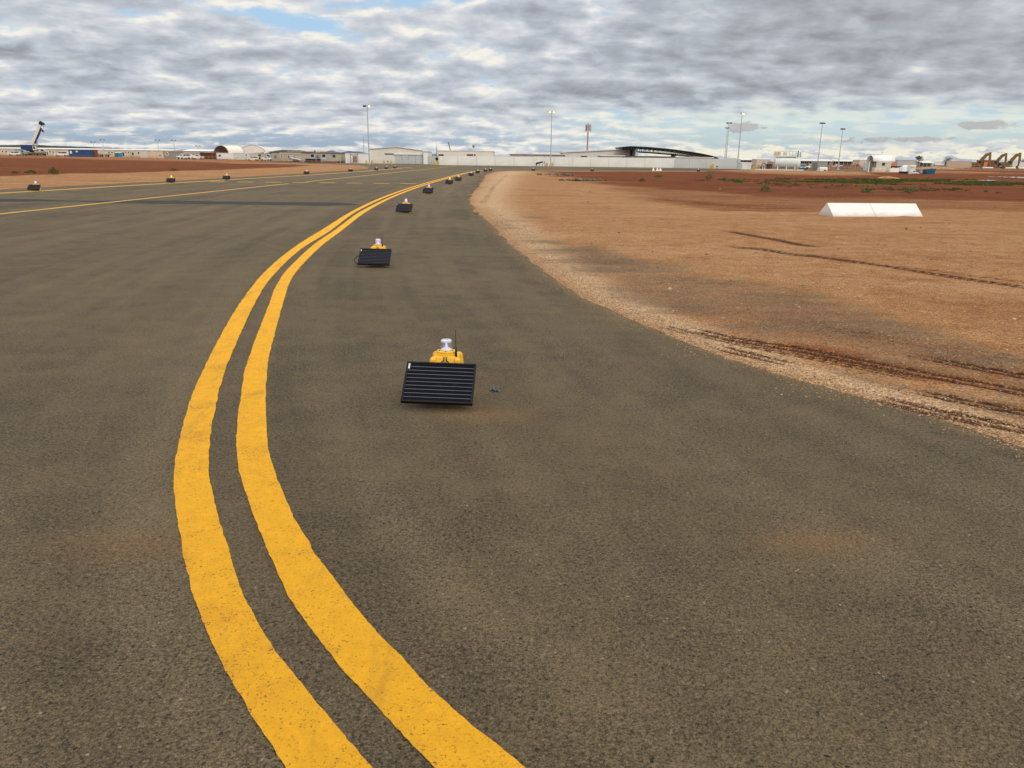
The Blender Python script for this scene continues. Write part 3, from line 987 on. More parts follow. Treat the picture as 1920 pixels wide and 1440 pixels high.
def solar_light(label, lens=LENS, led=LED):
    """origin under the dome; the panel leans on the south (camera) side"""
    r = thing('solar_taxiway_light', label, 'taxiway light', (0, 0, 0), 0, 'solar taxiway edge lights')
    k_ = .80
    hs = loft(MB(), [(sq(.135, .03), -.03), (sq(.135, .03), .03), (sq(.122, .03), .10), (sq(.106, .035), .195), (sq(.088, .035), .246), (sq(.080, .035), .256)])
    for sx in (-1, 1):
        for sy in (-1, 1):
            loft(hs, [([(sx * c_ + x_, sy * c_ + y_) for x_, y_ in sq(h_, .010)], z_) for c_, h_, z_ in ((.090, .026, .14), (.083, .022, .236), (.079, .016, .250))])
    h = hs.build('housing', YP, r)
    # three-blade mark on the sloping front of the housing
    e = MB()
    mt = Matrix.Translation((0, -.0945, .2340)) @ Matrix.Scale(1.12, 4) @ Matrix.Rotation(math.radians(63), 4, 'X')
    for s in (-1, 1):
        pts = [(s * .004, .020), (s * .011, .020), (s * .011, -.001), (s * .024, -.010), (s * .021, -.0155), (s * .004, -.006)]
        e.add([(x, y, 0) for x, y in pts] + [(x, y, .002) for x, y in pts], [tuple(range(6)), tuple(range(6, 12))] + [(i, (i + 1) % 6, 6 + (i + 1) % 6, 6 + i) for i in range(6)], mtx=mt)
    pts = [(0, -.010), (.018, -.024), (.010, -.029), (0, -.022), (-.010, -.029), (-.018, -.024)]
    e.add([(x, y, 0) for x, y in pts] + [(x, y, .002) for x, y in pts], [tuple(range(6)), tuple(range(6, 12))] + [(i, (i + 1) % 6, 6 + (i + 1) % 6, 6 + i) for i in range(6)], mtx=mt)
    e.build('emblem', RUB, h)
    c = MB().lathe([(.0, .254), (.074, .254), (.074, .264), (.067, .267), (.067, .279), (.060, .283), (.0, .283)], 28).build('collar', YP, r)
    for k in range(6):
        a = PI / 6 + k * PI / 3
        MB().lathe([(.005, .281), (.005, .287), (0, .287)], 8, (.054 * math.cos(a), .054 * math.sin(a), 0)).build('bolt', RUB, c)
    MB().lathe([(.038, .283), (.040, .287), (.040, .345), (.036, .357), (.026, .362), (0, .363)], 28).build('lens', lens, r)
    lp = MB().lathe([(.036, .2835), (.036, .290), (.026, .297), (.014, .304), (.011, .316), (0, .316)], 24).build('reflector', WHP, r)
    MB().lathe([(.0, .3155), (.0075, .3155), (.0075, .330), (.005, .334), (0, .334)], 12).box(-.005, .005, -.0165, -.0105, .296, .312).build('led', led, lp)
    MB().lathe([(.018, .344), (.0375, .343), (.0365, .353), (.030, .358), (.018, .359)], 24).build('lens_cap', clear_mat_cap, r)
    # panel: hinge line low at the front, leaning 36 degrees
    t_ = math.radians(36)
    pm = Matrix.Translation((-.022, -.275, .128)) @ Matrix.Rotation(t_, 4, 'X') @ Matrix.Rotation(math.radians(-1.5), 4, 'Z')
    w, l = .236, .168
    fr = MB()
    for a in ((-w, w, -l, -l + .012), (-w, w, l - .012, l), (-w, -w + .012, -l + .012, l - .012), (w - .012, w, -l + .012, l - .012)):
        fr.box(a[0], a[1], a[2], a[3], -.022, .004)
    fo = fr.build('panel_frame', BLKF, r)
    fo.matrix_local = pm
    pn = MB().box(-w + .012, w - .012, -l + .012, l - .012, -.010, .0005).build('solar_panel', CELLS, fo)
    MB().box(-w + .0135, -w + .0245, l - .060, l - .016, .0006, .0022).build('label_plate', SIL, fo)
    for sx in (-.14, .10):
        MB().tube([(sx, -.165, .20), (sx, -.115, -.01), (sx, -.385, .02)], .008, 6).build('bracket', BLKF, r)
    MB().bar((.072, -.055, .245), (.072, -.055, .288), .009, .008, 10).bar((.072, -.055, .288), (.0715, -.055, .312), .0075, .004, 10).bar((.0715, -.055, .312), (.070, -.055, .440), .0028, .0018, 6).build('antenna', RUB, r)
    return r


clear_mat_cap = clear_mat('frosted_cap', (.95, .95, .97), None, 0, .65)


def cable(parent, pts):
    return MB().tube(pts, .007, 6).build('cable', RUB, parent)


def put(o, px, py, rz=0.0, dy=.36, s=1.0):
    """px, py: front edge of the panel in the photograph"""
    x, y = G(px, py, .059)
    o.location = (x + .02, y + .41, .03)
    o.rotation_euler = (0, 0, rz)


near = solar_light('yellow solar taxiway light on the asphalt nearest the camera, black panel tilted to it')
put(near, 822, 755, math.radians(-1.0))
cable(near, [(-.10, -.10, .06), (-.14, -.22, .03), (-.1, -.3, .05)])
u2 = dup(near)
put(u2, 699, 495.5, math.radians(2))
u2['label'] = 'second solar taxiway light from the camera, with black cable looping out at its left'
cable(u2, [(-.235, -.215, .135)] + [(-.265 - .062 * math.sin(a), -.215 - .145 * a / PI, .135 - .115 * a / PI) for a in np.linspace(.3, PI, 12)] + [(-.2, -.37, .016)])
for ch in u2.children:
    if ch.name.startswith('lens') and 'cap' not in ch.name:
        ch.data = ch.data.copy()
        ch.data.materials[0] = clear_mat('faint_violet_dome', (.95, .94, 1), (.5, .46, 1.0), .10, .3)
ORD = ['third', 'fourth', 'fifth', 'sixth', 'seventh', 'eighth', 'ninth', 'tenth']
violet = solar_light('x', LENSV, LEDG)
amber = solar_light('x', LENSY, LEDA)
first = True
for (px, py, kind, lab) in [
        (757, 396, 'v', 'third solar taxiway light along the double yellow line, violet lamp over wide dark panel'),
        (802, 361, 'v', 'fourth solar taxiway light along the double yellow line, lit violet'),
        (842, 344, 'a', 'solar taxiway light with amber yellow lamp beside the double yellow line'),
        (859, 338, 'v', 'violet solar taxiway light just beyond the amber one along the double yellow line'),
        (883, 329, 'v', 'violet solar taxiway light seventh along the double yellow line'),
        (895.5, 324, 'v', 'violet solar taxiway light eighth along, where the double yellow line thins out'),
        (910, 321, 'v', 'violet solar taxiway light at bend, nearer of the last two'),
        (919.5, 320, 'v', 'violet solar taxiway light at bend, farther of the last two'),
        (1000, 319.5, 'v', 'violet solar taxiway light on the cross taxiway below the black frame trolley'),
        (1110.5, 320.3, 'v', 'violet solar taxiway light on the cross taxiway between trolley and white cones'),
        (1310, 321.3, 'v', 'violet solar taxiway light on the cross taxiway right of the white cones'),
        (1503, 323.0, 'v', 'violet solar taxiway light beside the white tank on the cross taxiway'),
        (57, 355.5, 'v', 'solar taxiway light closest to camera on the far left edge, seen side on'),
        (316, 341, 'a', 'solar taxiway light with amber yellow lamp on the far left edge'),
        (421, 335.5, 'v', 'violet solar taxiway light right of the amber one on the far left edge'),
        (573, 326, 'v', 'violet solar taxiway light fourth along the far left edge'),
        (656, 321, 'v', 'violet solar taxiway light fifth along the far left edge, before tan shoulder narrows'),
        (705, 318.5, 'v', 'violet solar taxiway light below the big lit mast, at tip of the tan shoulder'),
        (724, 316.3, 'v', 'violet solar taxiway light at arrow end of left line, second last'),
        (740, 315.0, 'v', 'violet solar taxiway light at arrow end of left line, last one')]:
    src = amber if kind == 'a' else violet
    o = src if not src.get('used') else dup(src)
    src['used'] = 1
    o['label'] = lab
    rz = math.radians(17 if px < 440 and py > 330 else (0 if px > 700 else 9))
    put(o, px, py, rz)
for o in list(bpy.data.objects):
    if 'used' in o:
        del o['used']

# ------------------------------------------------------------------ small things on the ground nearby
lit = MB()
g0 = G(928, 733)
r2 = random.Random(3)
n1, n2 = 9, 5
vs = []
for i in range(n1):
    for j in range(n2):
        vs.append(((i - 4) * .0085 + r2.uniform(-.003, .003), (j - 2) * .012 + r2.uniform(-.003, .003) - .004 * (i - 4), .003 + abs(r2.gauss(0, .008)) + (.012 if i in (2, 3) else 0)))
lit.add(vs, [(i * n2 + j, (i + 1) * n2 + j, (i + 1) * n2 + j + 1, i * n2 + j + 1) for i in range(n1 - 1) for j in range(n2 - 1)])
lo = lit.build('crumpled_wrapper', M('blue_grey_plastic', (.075, .105, .135), .4, var=.5, scale=90), None, (g0[0], g0[1], .002))
sm = lo.modifiers.new('solid', 'SOLIDIFY')
sm.thickness = .0015
tag(lo, 'crumpled blue grey scrap lying on asphalt right of the nearest light', 'litter')

# white gable marker
a0, a1 = Vector((*G(1562, 406.3), 0)), Vector((*G(1730, 407.2), 0))
gw = (a1 - a0).length
ang = math.atan2(a1.y - a0.y, a1.x - a0.x)
gm = thing('gable_marker', 'white painted gable marker with two halves lying on the tan gravel', 'runway marker', ((a0.x + a1.x) / 2, (a0.y + a1.y) / 2, .0), ang)
WM, tw_, bw_ = new_mat('white_fibreglass')
oc = tw_.n('ShaderNodeTexCoord').outputs['Object']
nz_ = tw_.noise(oc, 2.2, 6, .62)
n3_ = tw_.noise(tw_.vm('MULTIPLY', oc, (.6, 1, 3.0)), 3.0, 5, .65)
zz_ = tw_.n('ShaderNodeSeparateXYZ', {0: oc}).outputs[2]
dr_ = tw_.m('MULTIPLY', tw_.ss(tw_.m('ADD', zz_, tw_.m('MULTIPLY', tw_.m('SUBTRACT', nz_, .5), .25)), .02, .16, 1.0, 0.0), .42)
c_ = tw_.mix(nz_, (.70, .70, .68), (.79, .785, .765))
c_ = tw_.mix(tw_.ss(n3_, .56, .72, 0, .28), c_, (.58, .52, .45))
tw_.put(bw_.inputs['Base Color'], tw_.mix(dr_, c_, (.46, .26, .14)))
bw_.inputs['Roughness'].default_value = .5
gh = ZZ(1640, 381.6, a0.y + .45)
for i, (u0, u1) in enumerate(((-gw / 2, -gw * .028), (-gw * .022, gw / 2))):
    MB().endx([(0, .02), (.02, 0.045), (.455, gh), (.475, gh), (.91, .045), (.93, .02)], u0, u1).build('marker_half', WM, gm)
MB().endx([(.012, .05), (.450, gh + .004), (.480, gh + .004), (.918, .05), (.90, .03), (.03, .03)], -gw * .0275, -gw * .0225).build('seam', M('seam_grey', (.55, .56, .55), .6), gm)
MB().box(-gw / 2 - .01, gw / 2 + .02, -.035, .955, -.03, .0195).build('base_flange', WM, gm)

# three white cones on the cross taxiway
CW = M('white_cone', (.85, .84, .82), .5, var=.05)
c0 = None
for i, (px, lab) in enumerate(((1225, 'white marker cone standing alone, left of a pair on the cross taxiway'), (1232.5, 'white marker cone, left of the touching pair on the cross taxiway'), (1238, 'white marker cone, right of the touching pair on the cross taxiway'))):
    x, y = G(px, 320.3)
    if c0 is None:
        c0 = thing('marker_cone', lab, 'cone', (x, y, .004), 0, 'white marker cones')
        MB().lathe([(.20, .03), (.19, .05), (.055, .46), (.035, .50), (0, .50)], 14).build('cone_body', CW, c0)
        MB().box(-.24, .24, -.24, .24, 0, .03, ch=.05).build('cone_base', CW, c0)
        MB().lathe([(.062, .44), (.040, .497), (.0, .505)], 12).build('cone_tip', M('cone_red_tip', (.55, .08, .10), .5), c0)
    else:
        c1 = dup(c0)
        c1.location = (x, y, .004)
        c1['label'] = lab


def stone_mat(name, cols, var):
    m, t, b = new_mat(name)
    oi = t.n('ShaderNodeNewGeometry')
    rn = oi.outputs['Random Per Island']
    r_ = t.n('ShaderNodeValToRGB')
    r_.color_ramp.interpolation = 'LINEAR'
    r_.color_ramp.elements[0].color = (*cols[0], 1)
    r_.color_ramp.elements[1].color = (*cols[-1], 1)
    for i, c_ in enumerate(cols[1:-1]):
        e = r_.color_ramp.elements.new((i + 1) / (len(cols) - 1))
        e.color = (*c_, 1)
    t.put(r_.inputs[0], rn)
    t.put(b.inputs['Base Color'], r_.outputs[0])
    b.inputs['Roughness'].default_value = .9
    b.inputs['Specular IOR Level'].default_value = .1
    return m


# stones: low rows of grey rock in the red earth
def rocks(n, pts, w, s0, s1, seed, mat, name, label, z0=0.0, hn=None):
    rr = random.Random(seed)
    mb = MB()
    for i in range(n):
        t = rr.random() * (len(pts) - 1)
        k = int(t)
        x = pts[k][0] + (pts[k + 1][0] - pts[k][0]) * (t - k) + rr.gauss(0, w)
        y = pts[k][1] + (pts[k + 1][1] - pts[k][1]) * (t - k) + rr.gauss(0, w)
        s = s0 * (s1 / s0) ** (rr.random() ** 2.2)
        lump(mb, rr, x, y, z0 + s * .25, s, .65)
    o = mb.build(name, mat)
    o['kind'] = 'stuff'
    o['label'] = label
    return o


OCT = [(1, 0, 0), (-1, 0, 0), (0, 1, 0), (0, -1, 0), (0, 0, 1), (0, 0, -1)]
OCF = [(0, 2, 4), (2, 1, 4), (1, 3, 4), (3, 0, 4), (2, 0, 5), (1, 2, 5), (3, 1, 5), (0, 3, 5)]
_b = bmesh.new()
bmesh.ops.create_icosphere(_b, subdivisions=1, radius=1)
ICV = [tuple(v.co) for v in _b.verts]
ICF = [tuple(v.index for v in f.verts) for f in _b.faces]
_b.free()


def lump(mb, rr, x, y, z, s, flat=.6, ico=True):
    V_, F_ = (ICV, ICF) if ico else (OCT, OCF)
    a = rr.random() * 2 * PI
    ca, sa = math.cos(a), math.sin(a)
    sx, sy, sz = s * rr.uniform(.7, 1.25), s * rr.uniform(.55, 1.0), s * flat * rr.uniform(.6, 1.1)
    vs = []
    for v in V_:
        k = rr.uniform(.78, 1.12)
        px, py, pz = v[0] * sx * k, v[1] * sy * k, v[2] * sz * k
        vs.append((x + px * ca - py * sa, y + px * sa + py * ca, z + pz))
    mb.add(vs, F_)


ROCK = stone_mat('grey_rock', [(.04, .035, .03), (.10, .085, .07), (.24, .21, .18), (.07, .055, .045), (.33, .29, .25), (.05, .04, .035)], .3)
rocks(130, gpoly([(1030, 328.4), (1052, 329), (1078, 328.2)]), .55, .05, .22, 5, ROCK, 'rubble', 'short low row of grey rocks in red earth, the farther one', .02)
rocks(190, gpoly([(1062, 338.6), (1090, 338.4), (1120, 337.6)]), .45, .045, .19, 6, ROCK, 'rubble', 'longer low row of grey rocks in red earth, the nearer one', .02)


GST = stone_mat('gravel_stones', [(.09, .065, .045), (.22, .11, .055), (.40, .23, .12), (.46, .31, .18), (.34, .17, .08), (.56, .43, .29), (.14, .11, .085)], .3)
rr = random.Random(12)
mb = MB()
for i in range(17000):
    y = 3.3 * (26 / 3.3) ** (rr.random() ** 1.35)
    e = float(XR(y))
    off = abs(rr.gauss(0, .30)) - .05 if rr.random() < .62 else rr.random() ** 1.4 * 3.2
    spill = float(fbm(np.array([y * 1.7]), np.array([3.3]), 77, 3)[0])
    if rr.random() < .10 + .35 * max(0, spill):
        off = -abs(rr.gauss(0, .10 + .30 * max(0, spill)))
    x = e + off * (1 + y * .03)
    s = rr.uniform(.0028, .0075) * (1 + .03 * y) * (1.6 if rr.random() < .03 else 1)
    zz = .012 if off > .1 else (.004 if off > -.02 else .001)
    lump(mb, rr, x, y, zz + s * .2, s, .6, False)
gr = mb.build('gravel', GST)
gr['kind'] = 'stuff'
gr['label'] = 'loose tan gravel strewn along the asphalt edge'
mb = MB()
rs_ = random.Random(31)
for i in range(1000):
    y = 6.5 * (48 / 6.5) ** rs_.random()
    x = float(XR(y)) + .3 + (1.0 + y * .62) * rs_.random() ** .8
    s = rs_.uniform(.007, .016) * (1 + .022 * y) * (1.7 if rs_.random() < .05 else 1)
    lump(mb, rs_, x, y, .02 + s * .3, s, .6, True)
so_ = mb.build('loose_stones', stone_mat('loose_stone_mix', [(.17, .085, .045), (.27, .14, .065), (.42, .26, .14), (.20, .14, .095), (.55, .43, .30), (.24, .11, .05)], .3))
so_['kind'] = 'stuff'
so_['label'] = 'loose stones and clods lying on the tan gravel'
mb = MB()
for i in range(900):
    y = 1.7 * (16 / 1.7) ** rr.random()
    x = rr.uniform(-1.05 * y - .3, float(XR(y)))
    s = rr.uniform(.0012, .0032) * (1 + .05 * y)
    lump(mb, rr, x, y, s * .35, s, .7, False)
pe = mb.build('pebbles', stone_mat('stray_pebbles', [(.03, .026, .022), (.05, .04, .03), (.18, .13, .085), (.05, .04, .03), (.36, .29, .20), (.08, .045, .025), (.04, .03, .02)], .3))
pe['kind'] = 'stuff'
pe['label'] = 'stray pebbles scattered over the asphalt'

# ------------------------------------------------------------------ grass and shrubs
LEAF = stone_mat('grass_green', [(.055, .085, .020), (.085, .115, .030), (.125, .145, .040), (.060, .080, .024), (.17, .15, .06)], .3)
LEAFD = stone_mat('shrub_green', [(.050, .070, .022), (.085, .105, .034), (.13, .135, .05), (.16, .13, .06)], .3)
DRY = stone_mat('dry_grass', [(.10, .07, .03), (.16, .12, .055), (.07, .075, .025), (.20, .13, .06)], .3)


def tuft(mb, rr, x, y, r, h, n, lean=.6, w=.03):
    for i in range(n):
        a = rr.random() * 2 * PI
        d = r * math.sqrt(rr.random())
        bx, by = x + d * math.cos(a) * .7, y + d * math.sin(a) * .7
        hh = h * rr.uniform(.45, 1.0) * (1 - .45 * d / r)
        tx, ty = bx + lean * hh * math.cos(a) * rr.random() + rr.uniform(-.05, .05), by + lean * hh * math.sin(a) * rr.random()
        b = rr.random() * PI
        ww = w * rr.uniform(.6, 1.4)
        ox, oy = ww * math.cos(b), ww * math.sin(b)
        m = .55
        mx, my = bx + (tx - bx) * m * .8, by + (ty - by) * m * .8
        mb.add([(bx - ox * .5, by - oy * .5, 0), (bx + ox * .5, by + oy * .5, 0), (mx + ox, my + oy, hh * m), (tx, ty, hh), (mx - ox, my - oy, hh * m)], [(0, 1, 2, 4), (4, 2, 3)])


def field(name, label, mat, poly, n, seed, hr, density=None):
    rr = random.Random(seed)
    g = np.array(poly)
    lo, hi_ = g.min(0), g.max(0)
    pts = np.array([(rr.uniform(lo[0], hi_[0]), rr.uniform(lo[1], hi_[1])) for _ in range(n * 14)])
    sdv = polysd(pts[:, 0], pts[:, 1], poly)
    nz = fbm(pts[:, 0] * .16, pts[:, 1] * .16, seed, 4)
    nz2 = fbm(pts[:, 0] * .5, pts[:, 1] * .5, seed + 3, 3)
    mb = MB()
    k = 0
    for p, d, a, b in zip(pts, sdv, nz, nz2):
        if d < 0:
            continue
        pr = max(0, min(1, (a * 1.1 + b * 1.0 + .02 - max(0, 1 - d / 7) * .5) * 1.5))
        if density:
            pr *= density(p[0], p[1])
        if rr.random() < pr:
            tuft(mb, rr, p[0], p[1], rr.uniform(.15, .45), rr.uniform(*hr), 22, .7, .028)
            k += 1
            if k >= n:
                break
    o = mb.build(name, mat)
    o['kind'] = 'stuff'
    o['label'] = label
    return o


gz = gpoly([(1440, 334.5), (1560, 335.5), (1700, 337), (1960, 338.5), (1960, 352), (1800, 350), (1640, 349), (1500, 344), (1420, 340)])
field('grass', 'green grass growing in a strip across the red earth', LEAF, gz, 1700, 21, (.10, .32), lambda x, y: .55 + .6 * min(1, max(0, (x - 22) / 16)))
gz2 = gpoly([(1290, 333), (1440, 336), (1700, 346), (1960, 350), (1960, 366), (1760, 362), (1500, 352), (1300, 344)])
field('dry_grass', 'thin dry weeds scattered on red earth below the grass strip', DRY, gz2, 420, 22, (.08, .22), lambda x, y: .5)


def shrub(px, py, r, h, label, mat=LEAFD, n=150, seed=1):
    x, y = G(px, py)
    t = thing('shrub', label, 'shrub', (x, y, 0), 0, 'small shrubs on the red earth')
    rr = random.Random(seed)
    mb = MB()
    for i in range(n):
        a, e = rr.random() * 2 * PI, math.asin(rr.random())
        d = r * rr.uniform(.35, 1.0)
        c_ = Vector((d * math.cos(a) * math.cos(e), d * math.sin(a) * math.cos(e), .06 + h * math.sin(e) * rr.uniform(.6, 1.0)))
        s = r * rr.uniform(.10, .22)
        u = Vector((rr.gauss(0, 1), rr.gauss(0, 1), rr.gauss(0, 1))).normalized()
        v = u.orthogonal().normalized()
        mb.add([tuple(c_ - u * s), tuple(c_ + v * s * .45), tuple(c_ + u * s), tuple(c_ - v * s * .45)], [(0, 1, 2, 3)])
    mb.build('foliage', mat, t)
    st = MB()
    for i in range(6):
        a = i * 1.05 + rr.random()
        st.bar((0, 0, -.05), (r * .55 * math.cos(a), r * .55 * math.sin(a), h * .7), .012, .005, 5)
    st.build('stem', M('twig', (.12, .08, .05), .9), t)


for i, (px, py, r, h, lab) in enumerate([
        (1436, 360.5, .33, .36, 'rounded green shrub alone on bare red earth, above the tan gravel'),
        (1235, 333.5, .42, .28, 'small green shrub on red earth right of the rock rows'),
        (1204, 340.5, .28, .28, 'tiny dark shrub on red earth, close right of the longer rock row'),
        (1329, 336.0, .42, .42, 'grey green shrub in red earth near the left end of the grass'),
        (1384, 344.0, .48, .34, 'broad low green shrub at the left end of the grass strip'),
        (1358, 340.5, .3, .28, 'small olive shrub between the grey green one and the broad one'),
        (1625, 362.5, .38, .28, 'sparse shrub on red earth below the middle of the grass strip'),
        (1705, 362.5, .32, .30, 'leafy shrub on red earth above the white gable marker'),
        (101, 327.6, .46, .46, 'largest green shrub on red earth at left, behind the left light'),
        (58, 325.6, .40, .22, 'flat grey green shrub left of the largest shrub at left'),
        (29, 326.0, .3, .16, 'faint dry shrub at the far left of the red earth'),
        (326, 320.0, .4, .18, 'low dry shrub on red earth above the amber light at left')]):
    shrub(px, py, r, h, lab, DRY if 'dry' in lab else LEAFD, 170, 40 + i)

# clay mound
x, y = G(1668, 334.5)
mb = MB()
nx, ny = 26, 9
vs = []
for i in range(nx):
    for j in range(ny):
        u, v = i / (nx - 1) * 2 - 1, j / (ny - 1) * 2 - 1
        hh = max(0, 1 - (abs(u) ** 3)) * max(0, 1 - v * v) * (.27 if u < .1 else .19 - .10 * u)
        vs.append((u * 1.35, v * .55, hh + .05 * math.sin(i * 2.1 + j) * hh))
mb.add(vs, [(i * ny + j, (i + 1) * ny + j, (i + 1) * ny + j + 1, i * ny + j + 1) for i in range(nx - 1) for j in range(ny - 1)], True)
tag(mb.build('clay_mound', M('pale_clay', (.36, .20, .085), .95, var=.35, scale=2), None, (x, y, -.02)), 'small pale clay mound in red earth in front of the domed shelter', 'mound')

# rain puddles
WAT, tw, bw = new_mat('muddy_water')
tw.put(bw.inputs['Base Color'], (.20, .12, .08))
bw.inputs['Roughness'].default_value = .06
bw.inputs['Specular IOR Level'].default_value = .9
for pts in ([(1842, 331.2), (1880, 331.5), (1935, 333.0), (1960, 335), (1930, 335.2), (1890, 333.6), (1860, 332.3)], [(1815, 338.6), (1850, 338.3), (1876, 339.3), (1850, 339.8)]):
    pp = gpoly(pts)
    cxx, cyy = np.mean(pp, 0)
    o = MB().add([(a - cxx, b - cyy, 0) for a, b in pp], [tuple(range(len(pp)))]).build('puddle', WAT, None, (cxx, cyy, .05))
    o['kind'] = 'structure'

# ------------------------------------------------------------------ far buildings, plant and vehicles
CREAM = M('cream_cladding', (.62, .55, .44), .6, var=.06, scale=.6, dust=.35)
BEIGE = M('beige_cladding', (.44, .40, .32), .65, var=.08, scale=.6, dust=.35)
WHC = M('white_cladding', (.78, .77, .73), .55, var=.05, scale=.5, dust=.25)
WHB = M('bright_white_steel', (.84, .84, .82), .5, var=.04, scale=.5)
GREYW = M('light_grey_panels', (.68, .68, .65), .6, var=.05, scale=.35, dust=.12)
GREYD = M('door_grey', (.52, .54, .54), .6, var=.04, wave=5.0, bump=.3)
ROOFW = M('pale_roof_sheet', (.74, .73, .69), .5, var=.06, wave=6.0, bump=.4)
ROOFB = M('brown_roof_edge', (.20, .13, .09), .7, var=.1)
GLASS = M('dark_window_glass', (.025, .028, .035), .12, var=.3, spec=.6)
DARK = M('dark_opening', (.030, .025, .022), .9, var=.3)
STEELG = M('galvanised_steel', (.44, .45, .46), .5, .4, var=.12, scale=2)
MASTM = M('mast_steel', (.46, .47, .48), .5, .2, var=.08, scale=1)
YBOL = M('bollard_yellow', (.62, .38, .10), .6, var=.12)
TYRE = M('tyre', (.020, .018, .017), .85, var=.2)
RIM = M('wheel_rim', (.30, .30, .30), .5, .3)
CARW = M('white_car_paint', (.82, .81, .78), .28, var=.03, dust=.25, spec=.5)
TEAL = M('teal_car_paint', (.18, .33, .36), .4, var=.05)
PALEG = M('pale_green_paint', (.30, .36, .30), .5, var=.06)
BLUEC = M('blue_container_paint', (.022, .075, .20), .55, var=.15, scale=1, dust=.25)
BROWNC = M('rust_brown_paint', (.20, .075, .04), .7, var=.2, scale=1)
MAROON = M('maroon_paint', (.10, .032, .025), .7, var=.15, scale=1)
GREENP = M('green_plastic', (.05, .20, .05), .5)
BLUEP = M('blue_plastic', (.05, .22, .50), .5)
TIMBER = M('brown_timber', (.28, .17, .10), .8, var=.15)
ORANGE = M('orange_mesh', (.80, .17, .03), .7)
RUST = M('rusty_steel', (.16, .075, .04), .9, var=.4, scale=2)
CATY = M('digger_yellow', (.21, .125, .030), .5, var=.45, scale=1.6, dust=.2)
BLACKP = M('black_paint', (.014, .014, .015), .5, var=.2)
NAVY = M('navy_crane_paint', (.025, .050, .17), .45, var=.08)
CRCREAM = M('crane_cream_paint', (.72, .69, .60), .45, var=.05)
LAMP = E('lit_floodlight', (1.0, .80, .36), 1.15, (.5,.4,.2))
LAMPOFF = M('unlit_floodlight', (.05, .05, .055), .4)
REDP = M('red_panel', (.45, .03, .02), .5)
SIGNB = M('pale_blue_banner', (.36, .52, .66), .6, var=.5, scale=2.5)
SIGNW = M('white_notice', (.80, .80, .80), .6)
SIGNY = M('yellow_notice', (.75, .68, .22), .6, var=.2, scale=4)


def win(parent, x0, x1, z0, z1, y=0.0, fm=None, fw=.07):
    """frame ring standing 4 cm proud of a wall at y, pane inside"""
    fm = fm or WHB
    f = MB()
    f.box(x0 - fw, x1 + fw, y - .05, y - .002, z1, z1 + fw).box(x0 - fw, x1 + fw, y - .05, y - .002, z0 - fw, z0)
    f.box(x0 - fw, x0, y - .05, y - .002, z0, z1).box(x1, x1 + fw, y - .05, y - .002, z0, z1)
    o = f.build('window', fm, parent)
    MB().box(x0, x1, y - .03, y - .004, z0, z1).build('pane', GLASS, o)
    return o


def door(parent, x0, x1, z1, mat, y=0.0, z0=.1, handle=True):
    d = MB().box(x0, x1, y - .06, y - .003, z0, z1, ch=.01).build('door', mat, parent)
    if handle:
        MB().box(x1 - .18, x1 - .08, y - .12, y - .062, z0 + .9, z0 + 1.02).build('handle', STEELG, d)
    return d


def aircon(parent, x, z, y=0.0, s=1.0):
    a = MB().box(x - .45 * s, x + .45 * s, y - .42, y - .004, z - .32 * s, z + .32 * s, ch=.04).build('air_conditioner', STEELG, parent)
    MB().lathe([(.24 * s, .0), (.24 * s, .02), (.0, .03)], 14, (x, y - .445, z), 'y').build('fan_grille', DARK, a)
    return a


def span(px0, px1, D):
    a, b = WX(px0, D), WX(px1, D)
    return (a + b) / 2, b - a


def cabin(name, label, cat, px0, px1, py, D, dep, wm, rm=None, wins=(), doors=(), acs=(), stilts=0.0, over=.25, group=None, dm=None, gable=0.0, rz=0.0):
    """flat or low gabled building; windows as (u0,u1,v0,v1) fractions of the front"""
    xc, w = span(px0, px1, D)
    h = ZZ((px0 + px1) / 2, py, D)
    t = thing(name, label, cat, (xc, D, 0), rz, group)
    rt = .16
    MB().box(-w / 2, w / 2, 0, dep, stilts, h - rt).build('wall', wm, t)
    rm = rm or ROOFW
    if gable:
        MB().endx([(-over, h - rt + .002), (dep / 2, h + gable), (dep + over, h - rt + .002)], -w / 2 - over, w / 2 + over).build('roof', rm, t)
    else:
        MB().box(-w / 2 - over, w / 2 + over, -over, dep + over, h - rt + .002, h).build('roof', rm, t)
    for u0, u1, v0, v1 in wins:
        win(t, -w / 2 + u0 * w, -w / 2 + u1 * w, v0 * h, v1 * h)
    for u0, u1, v1 in doors:
        door(t, -w / 2 + u0 * w, -w / 2 + u1 * w, v1 * h, dm or wm, 0, stilts + .05)
    for u, v in acs:
        aircon(t, -w / 2 + u * w, v * h, 0, .8)
    if stilts:
        n = max(2, int(w / 2.5))
        for i in range(n):
            x = -w / 2 + .2 + (w - .4) * i / (n - 1)
            MB().box(x - .12, x + .12, .1, .35, 0, stilts - .003).build('stump', STEELG, t)
    return t


def corr(mb, x0, x1, y, z0, z1, n, d=.035, axis='x'):
    """corrugated sheet"""
    vs, fs = [], []
    pr = []
    for i in range(n):
        a = x0 + (x1 - x0) * i / n
        s = (x1 - x0) / n
        pr += [(a, 0), (a + .3 * s, 0), (a + .5 * s, d), (a + .8 * s, d)]
    pr.append((x1, 0))
    for a, o in pr:
        for zz in (z0, z1):
            vs.append((a, y + o, zz) if axis == 'x' else (y + o, a, zz))
    for i in range(len(pr) - 1):
        fs.append((2 * i, 2 * i + 2, 2 * i + 3, 2 * i + 1))
    mb.add(vs, fs)


